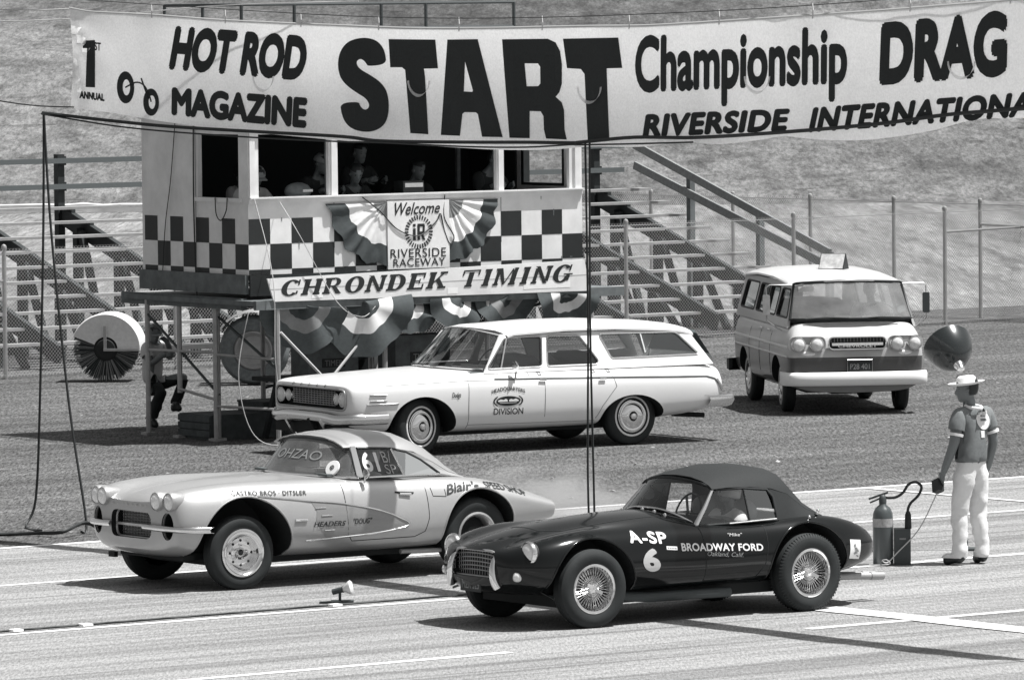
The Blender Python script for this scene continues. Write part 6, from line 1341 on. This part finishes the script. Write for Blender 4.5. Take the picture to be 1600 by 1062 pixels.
bx = thing('timing_box', 'pale domed instrument case on the counter in the leftmost front window', 'instrument', TL(.86, .25, 2.885), TY); g = G(); g.box((0, 0, .13), (.42, .28, .26)); g.build('case', M_board, bx, sub=2, smooth=60); g = G(); g.box((.05, -.15, .14), (.14, .01, .03)); g.build('dial', M_inkg, bx)
bx = thing('radio', 'dark radio with pale dial strip on the counter in the wide window', 'radio', TL(2.45, .22, 2.885), TY); g = G(); g.box((0, 0, .11), (.3, .22, .22)); g.build('case', M_check, bx); g = G(); g.box((0, -.115, .17), (.26, .012, .05)); g.build('dial', M_lite_cloth, bx)
# man under the tower
J = sit(.05, (.25, .2)); head_turn(J, R(-45), R(15))
J.update(knr=(.22, -.13, .42), anr=(.05, -.14, .085), tor=(.17, -.17, .035), her=(.0, -.14, .04), knl=(.44, .08, .60), anl=(.30, .02, .28), tol=(.42, -.02, .24), hel=(.27, .03, .22), ell=(.16, .2, .80), wrl=(.22, .05, .98), pal=(.20, .0, 1.04))
for n in J: J[n] = (J[n][0], J[n][1], J[n][2] + (.06 if n[:2] not in ('an', 'to', 'he') else 0))
person('man in cap, grey shirt and dark trousers perched on a pipe under the tower', (-4.52, 80.15, 0), R(-28), J, M_skin, mat('pale_work_shirt', .5, .85), M_dark_cloth, M_hair, None, 'short', hat='cap')
# drivers
def driver(car_loc, car_rz, p, lab, shirt, hat, sc=1.0, lean=-.08):
    M = Matrix.Translation(car_loc) @ Matrix.Rotation(car_rz, 4, 'Z'); J = sit(lean, (.42, .3)); head_turn(J, 0, R(-6))
    for s_, k in ((1, 'l'), (-1, 'r')): J.update({'kn' + k: (.44, s_ * .12, .54), 'an' + k: (.80, s_ * .1, .40), 'to' + k: (.86, s_ * .1, .52), 'he' + k: (.81, s_ * .1, .35)})
    return person(lab, M @ Vector(p), car_rz, J, M_skin, shirt, M_dark_cloth, M_hair, None, 'long', hat=hat, scale=sc)
driver((1.18871, 54.98377, 0), CY + math.pi, (-.58, .28, -.05), 'driver in white shirt and helmet inside the black roadster', M_white_cloth, 'helmet', .92)
driver((-1.85103, 59.01872, 0), VY + math.pi, (-.36, .32, .02), 'helmeted driver in white shirt inside the silver coupe', M_white_cloth, 'helmet', .92)
driver((4.09686, 83.35289, 0), VNY + math.pi, (.98, .40, .40), 'driver in white shirt behind the wheel of the van', M_white_cloth, None, .95, -.05)

# ------------------------------------------------------------------ small things
ex = thing('fire_extinguisher', 'tall fire extinguisher with pale band and looping hose, beside the man', 'fire extinguisher', (3.44, 59.50, 0))
g = G(); g.lathe([(0, .0), (.085, .0), (.095, .02), (.095, .44), (.09, .49), (.07, .535), (.035, .565), (.03, .60), (0, .60)], (0, 0, 0), 'Z', 28); g.build('cylinder', mat('extinguisher_paint', .07, .35, coat=.4), ex, 50)
g = G(); g.lathe([(.0965, .36), (.0965, .44)], (0, 0, 0), 'Z', 28); g.build('label_band', mat('pale_label', .32, .6, noise_amp=.3, noise_scale=30), ex, 60)
g = G(); g.lathe([(.035, .58), (.035, .63), (.02, .66), (0, .665)], (0, 0, 0), 'Z', 14); g.bar((-.13, 0, .62), (.05, 0, .68), .025, .018); g.bar((-.12, 0, .585), (0, 0, .635), .02, .014); g.build('valve_handle', M_pipe_d, ex, 50)
g = G(); g.tube(catmull([(.03, 0, .63), (.12, -.01, .635), (.19, -.02, .68), (.24, -.03, .755), (.31, -.03, .775), (.36, -.03, .73), (.33, -.02, .65), (.26, -.02, .58), (.235, 0, .52), (.235, 0, .47)], 6), .013, 8); g.build('hose', M_ink, ex, 60)
g = G(); g.tube([(.235, 0, .34), (.235, 0, .47), (.235, 0, .50)], [.034, .03, .018], 10); g.build('nozzle_horn', M_ink, ex, 50)
bx = thing('equipment_box', 'dark grey upright box touching the fire extinguisher', 'box', (3.62, 59.53, 0)); g = G(); g.box((0, 0, .17), (.15, .18, .34)); g.build('case', mat('grey_box_paint', .05, .5), bx); g = G(); g.box((.0, -.092, .25), (.06, .006, .015)); g.build('label', M_inkg, bx)
lp_ = thing('track_lamp', 'small flood lamp on a flat stand on the centre lane line', 'lamp', (-1.52, 56.2, .0))
g = G(); g.box((0, 0, .022), (.20, .14, .02)); g.bar((-.2, .02, .012), (.0, 0, .02), .05, .02); g.build('base', M_pipe_d, lp_); g = G(); g.tube([(-.02, 0, .03), (-.02, 0, .11)], .012, 8); g.build('stem', M_pipe_d, lp_, 60)
hd = G(); hd.lathe([(0, -.10), (.026, -.10), (.026, -.01), (.03, 0)], (0, 0, 0), 'X', 16); o = hd.build('socket', M_pipe_d, lp_, 50); o.location = (.01, -.01, .13); o.rotation_euler = (0, R(-14), R(-12))
g = G(); g.lathe([(.024, 0), (.035, .02), (.06, .055), (.066, .075), (.05, .088), (0, .095)], (0, 0, 0), 'X', 20); g.build('bulb', mat('lamp_glass', .7, .15, coat=1), o, 50)
cp = [RW(24 + .5 * i, -45.68 + .03 * noise.noise((i * .7, 0, 3)), .022) for i in range(24)]; cord('ground_cable', 'thin black cable taped along the centre lane line to the lamp', cp, .010, M_cable)
for d_ in (28.9, 29.6, 32.2): 
    g = G(); g.box((0, 0, .015), (.10, .09, .018), RA); o = g.build('tape_patch', M_inkw); o.location = RW(d_, -45.64, .012); tag(o, 'white tape patch holding the cable on the lane line', 'tape', 'tape patches on the lane cable')
# loud-hailer horn
hn = thing('horn_speaker', 'large dark bowl-shaped horn on a post, above and behind the man\'s hat', 'loudspeaker', (4.32, 61.0, 0))
g = G(); g.tube([(0, 0, 0), (0, 0, 1.60)], .02, 8); g.tube([(0, 0, 1.59), (-.075, 0, 1.665)], .018, 8); g.box((0, 0, .012), (.24, .24, .024)); g.build('post', M_pipe_d, hn)
g = G(); prof = [(.02, -.16), (.05, -.155), (.10, -.13), (.16, -.075), (.205, -.0), (.235, .09), (.245, .15), (.235, .15), (.20, .02), (.12, -.10), (0, -.14)]; g.lathe(prof, (0, 0, 0), 'X', 40); o = g.build('bowl', mat('bowl_paint', .022, .22, coat=.5), hn, 60); o.location = (-.115, 0, 1.875); o.scale = (1, .98, .98); o.rotation_euler = (0, R(-36), R(112))
g = G(); g.lathe([(.0, -.23), (.035, -.225), (.04, -.19), (.055, -.16), (.05, -.14)], (0, 0, 0), 'X', 20); g.build('driver_unit', M_chrome, o, 50)
# rotary broom and its tractor
bm_ = thing('rotary_broom', 'large round street-sweeping broom with white hood behind the left fence side', 'sweeper broom', (-5.70, 90.3, 0), R(-4))
g = G(); g.lathe([(.10, -.24), (.38, -.24), (.40, .28), (.10, .28), (.10, -.24)], (0, 0, .47), 'Y', 40); g.build('core', mat('dark_bristle_core', .02, .95), bm_)
g = G()
for k in range(900):
    a = random.uniform(0, 2 * math.pi); y = -.30 - random.uniform(-.05, .015); r1 = random.uniform(.42, .47); a2 = a + random.uniform(-.05, .05)
    g.bar((.11 * math.cos(a), y + .02, .47 + .11 * math.sin(a)), (r1 * math.cos(a2), y + .005, max(.01, .47 + r1 * math.sin(a2))), .006, .006, (0, 1, 0), k % 2)
g.build('bristles', [mat('bristle_dark', .035, .9), mat('bristle_pale', .22, .9)], bm_)
g = G(); a0, a1 = R(-3), R(158)
g.lathe([(.17, -.335), (.485, -.335), (.50, -.30), (.50, .33), (.48, .33), (.48, -.30), (.17, -.31)], (0, 0, .47), 'Y', 36, a0, a1); g.build('hood', mat('hood_paint', .62, .55, noise_amp=.1), bm_, 40)
g = G(); g.lathe([(.0, -.36), (.13, -.35), (.15, -.32), (.17, -.31)], (0, 0, .47), 'Y', 24); g.build('hub', M_dark, bm_, 50)
g = G(); g.bar((.0, -.38, .47), (.0, -.38, .80), .04, .02, (0, 1, 0)); g.bar((-.02, -.385, .46), (.48, -.385, .46), .03, .035, (0, 0, 1)); g.bar((.48, -.2, .46), (2.1, -.1, .52), .07, .07); g.bar((.48, .2, .46), (2.1, .1, .52), .07, .07); g.build('frame', M_pipe, bm_)
tc_ = thing('tractor', 'old grey tractor half hidden behind the timing tower legs', 'tractor', (-3.55, 89.5, 0), R(-4))
g = G(); g.lathe([(.28, -.17), (.43, -.17), (.48, -.1), (.49, 0), (.48, .1), (.43, .17), (.28, .17)], (0, -.5, .49), 'Y', 36); g.build('tyre', mat('dusty_tractor_tyre', .13, .9, noise_amp=.3), tc_, 50)
g = G(); g.lathe([(.28, -.15), (.25, -.18), (.2, -.08), (.06, -.08), (0, -.1)], (0, -.5, .49), 'Y', 28); g.build('wheel', M_pipe, tc_, 50)
g = G(); g.lathe([(.53, -.2), (.56, -.18), (.56, .18), (.53, .2)], (0, -.5, .49), 'Y', 24, R(20), R(150)); g.build('fender', M_pipe, tc_, 40)
g = G(); g.box((.7, 0, .85), (1.5, .5, .45)); g.box((0, 0, .7), (.6, .7, .5)); g.build('body', M_board, tc_, sub=1, smooth=50)
g = G(); g.box((-.05, 0, 1.1), (.4, .45, .07)); g.box((-.25, 0, 1.25), (.06, .42, .25)); g.build('seat', M_dark, tc_)
g = G(); g.lathe([(.2, -.3), (.33, -.3), (.36, 0), (.33, .1), (0, .1)], (1.35, -.3, .36), 'Y', 28); g.build('tyre', M_rubber, tc_, 50)
# tyre smoke
sm = bpy.data.materials.new('tyre_smoke_air'); sm.use_nodes = True; n = sm.node_tree.nodes; l = sm.node_tree.links; n.clear()
out = n.new('ShaderNodeOutputMaterial'); pv = n.new('ShaderNodeVolumePrincipled'); tc = n.new('ShaderNodeTexCoord'); ln = n.new('ShaderNodeVectorMath'); ln.operation = 'LENGTH'; mr = n.new('ShaderNodeMapRange'); nz = n.new('ShaderNodeTexNoise'); m1 = n.new('ShaderNodeMath'); m1.operation = 'MULTIPLY'; m2 = n.new('ShaderNodeMapRange')
l.new(tc.outputs['Object'], ln.inputs[0]); l.new(ln.outputs['Value'], mr.inputs[0])
for i, v in enumerate((.15, 1.0, 1.0, 0.0)): mr.inputs[i + 1].default_value = v
nz.inputs['Scale'].default_value = 2.2; nz.inputs['Detail'].default_value = 5; l.new(tc.outputs['Object'], nz.inputs['Vector']); l.new(nz.outputs['Fac'], m2.inputs[0])
for i, v in enumerate((.40, .7, 0, 3.2)): m2.inputs[i + 1].default_value = v
l.new(mr.outputs[0], m1.inputs[0]); l.new(m2.outputs[0], m1.inputs[1]); pv.inputs['Color'].default_value = (.9, .9, .9, 1); l.new(m1.outputs[0], pv.inputs['Density']); l.new(pv.outputs[0], out.inputs['Volume'])
g = G(); g.lathe([(math.sin(math.pi * i / 14), -math.cos(math.pi * i / 14)) for i in range(15)], (0, 0, 0), 'Z', 24); o = g.build('tyre_smoke', sm); o.location = (.30, 61.0, .45); o.scale = (1.1, .9, .5); tag(o, kind='stuff')

# scraps of paper and stones lying on the dirt
for i in range(14):
    x = random.uniform(-3, 5.5); y = random.uniform(67, 80); g = G(); k = random.uniform(.02, .05)
    g.add([(-k, -k * .6, .004), (k, -k * .7, .012), (k * .9, k * .6, .03), (-k * .8, k * .7, .014)], [(0, 1, 2, 3)]); o = g.build('paper_scrap', M_inkw if i % 3 else M_lite_cloth, None, None, solid=.003)
    o.location = (x, y, 0); o.rotation_euler = (0, 0, random.uniform(0, 6)); tag(o, 'tiny pale scrap of paper lying on the dirt between the wagon and the strip', 'litter', 'paper scraps on the dirt')
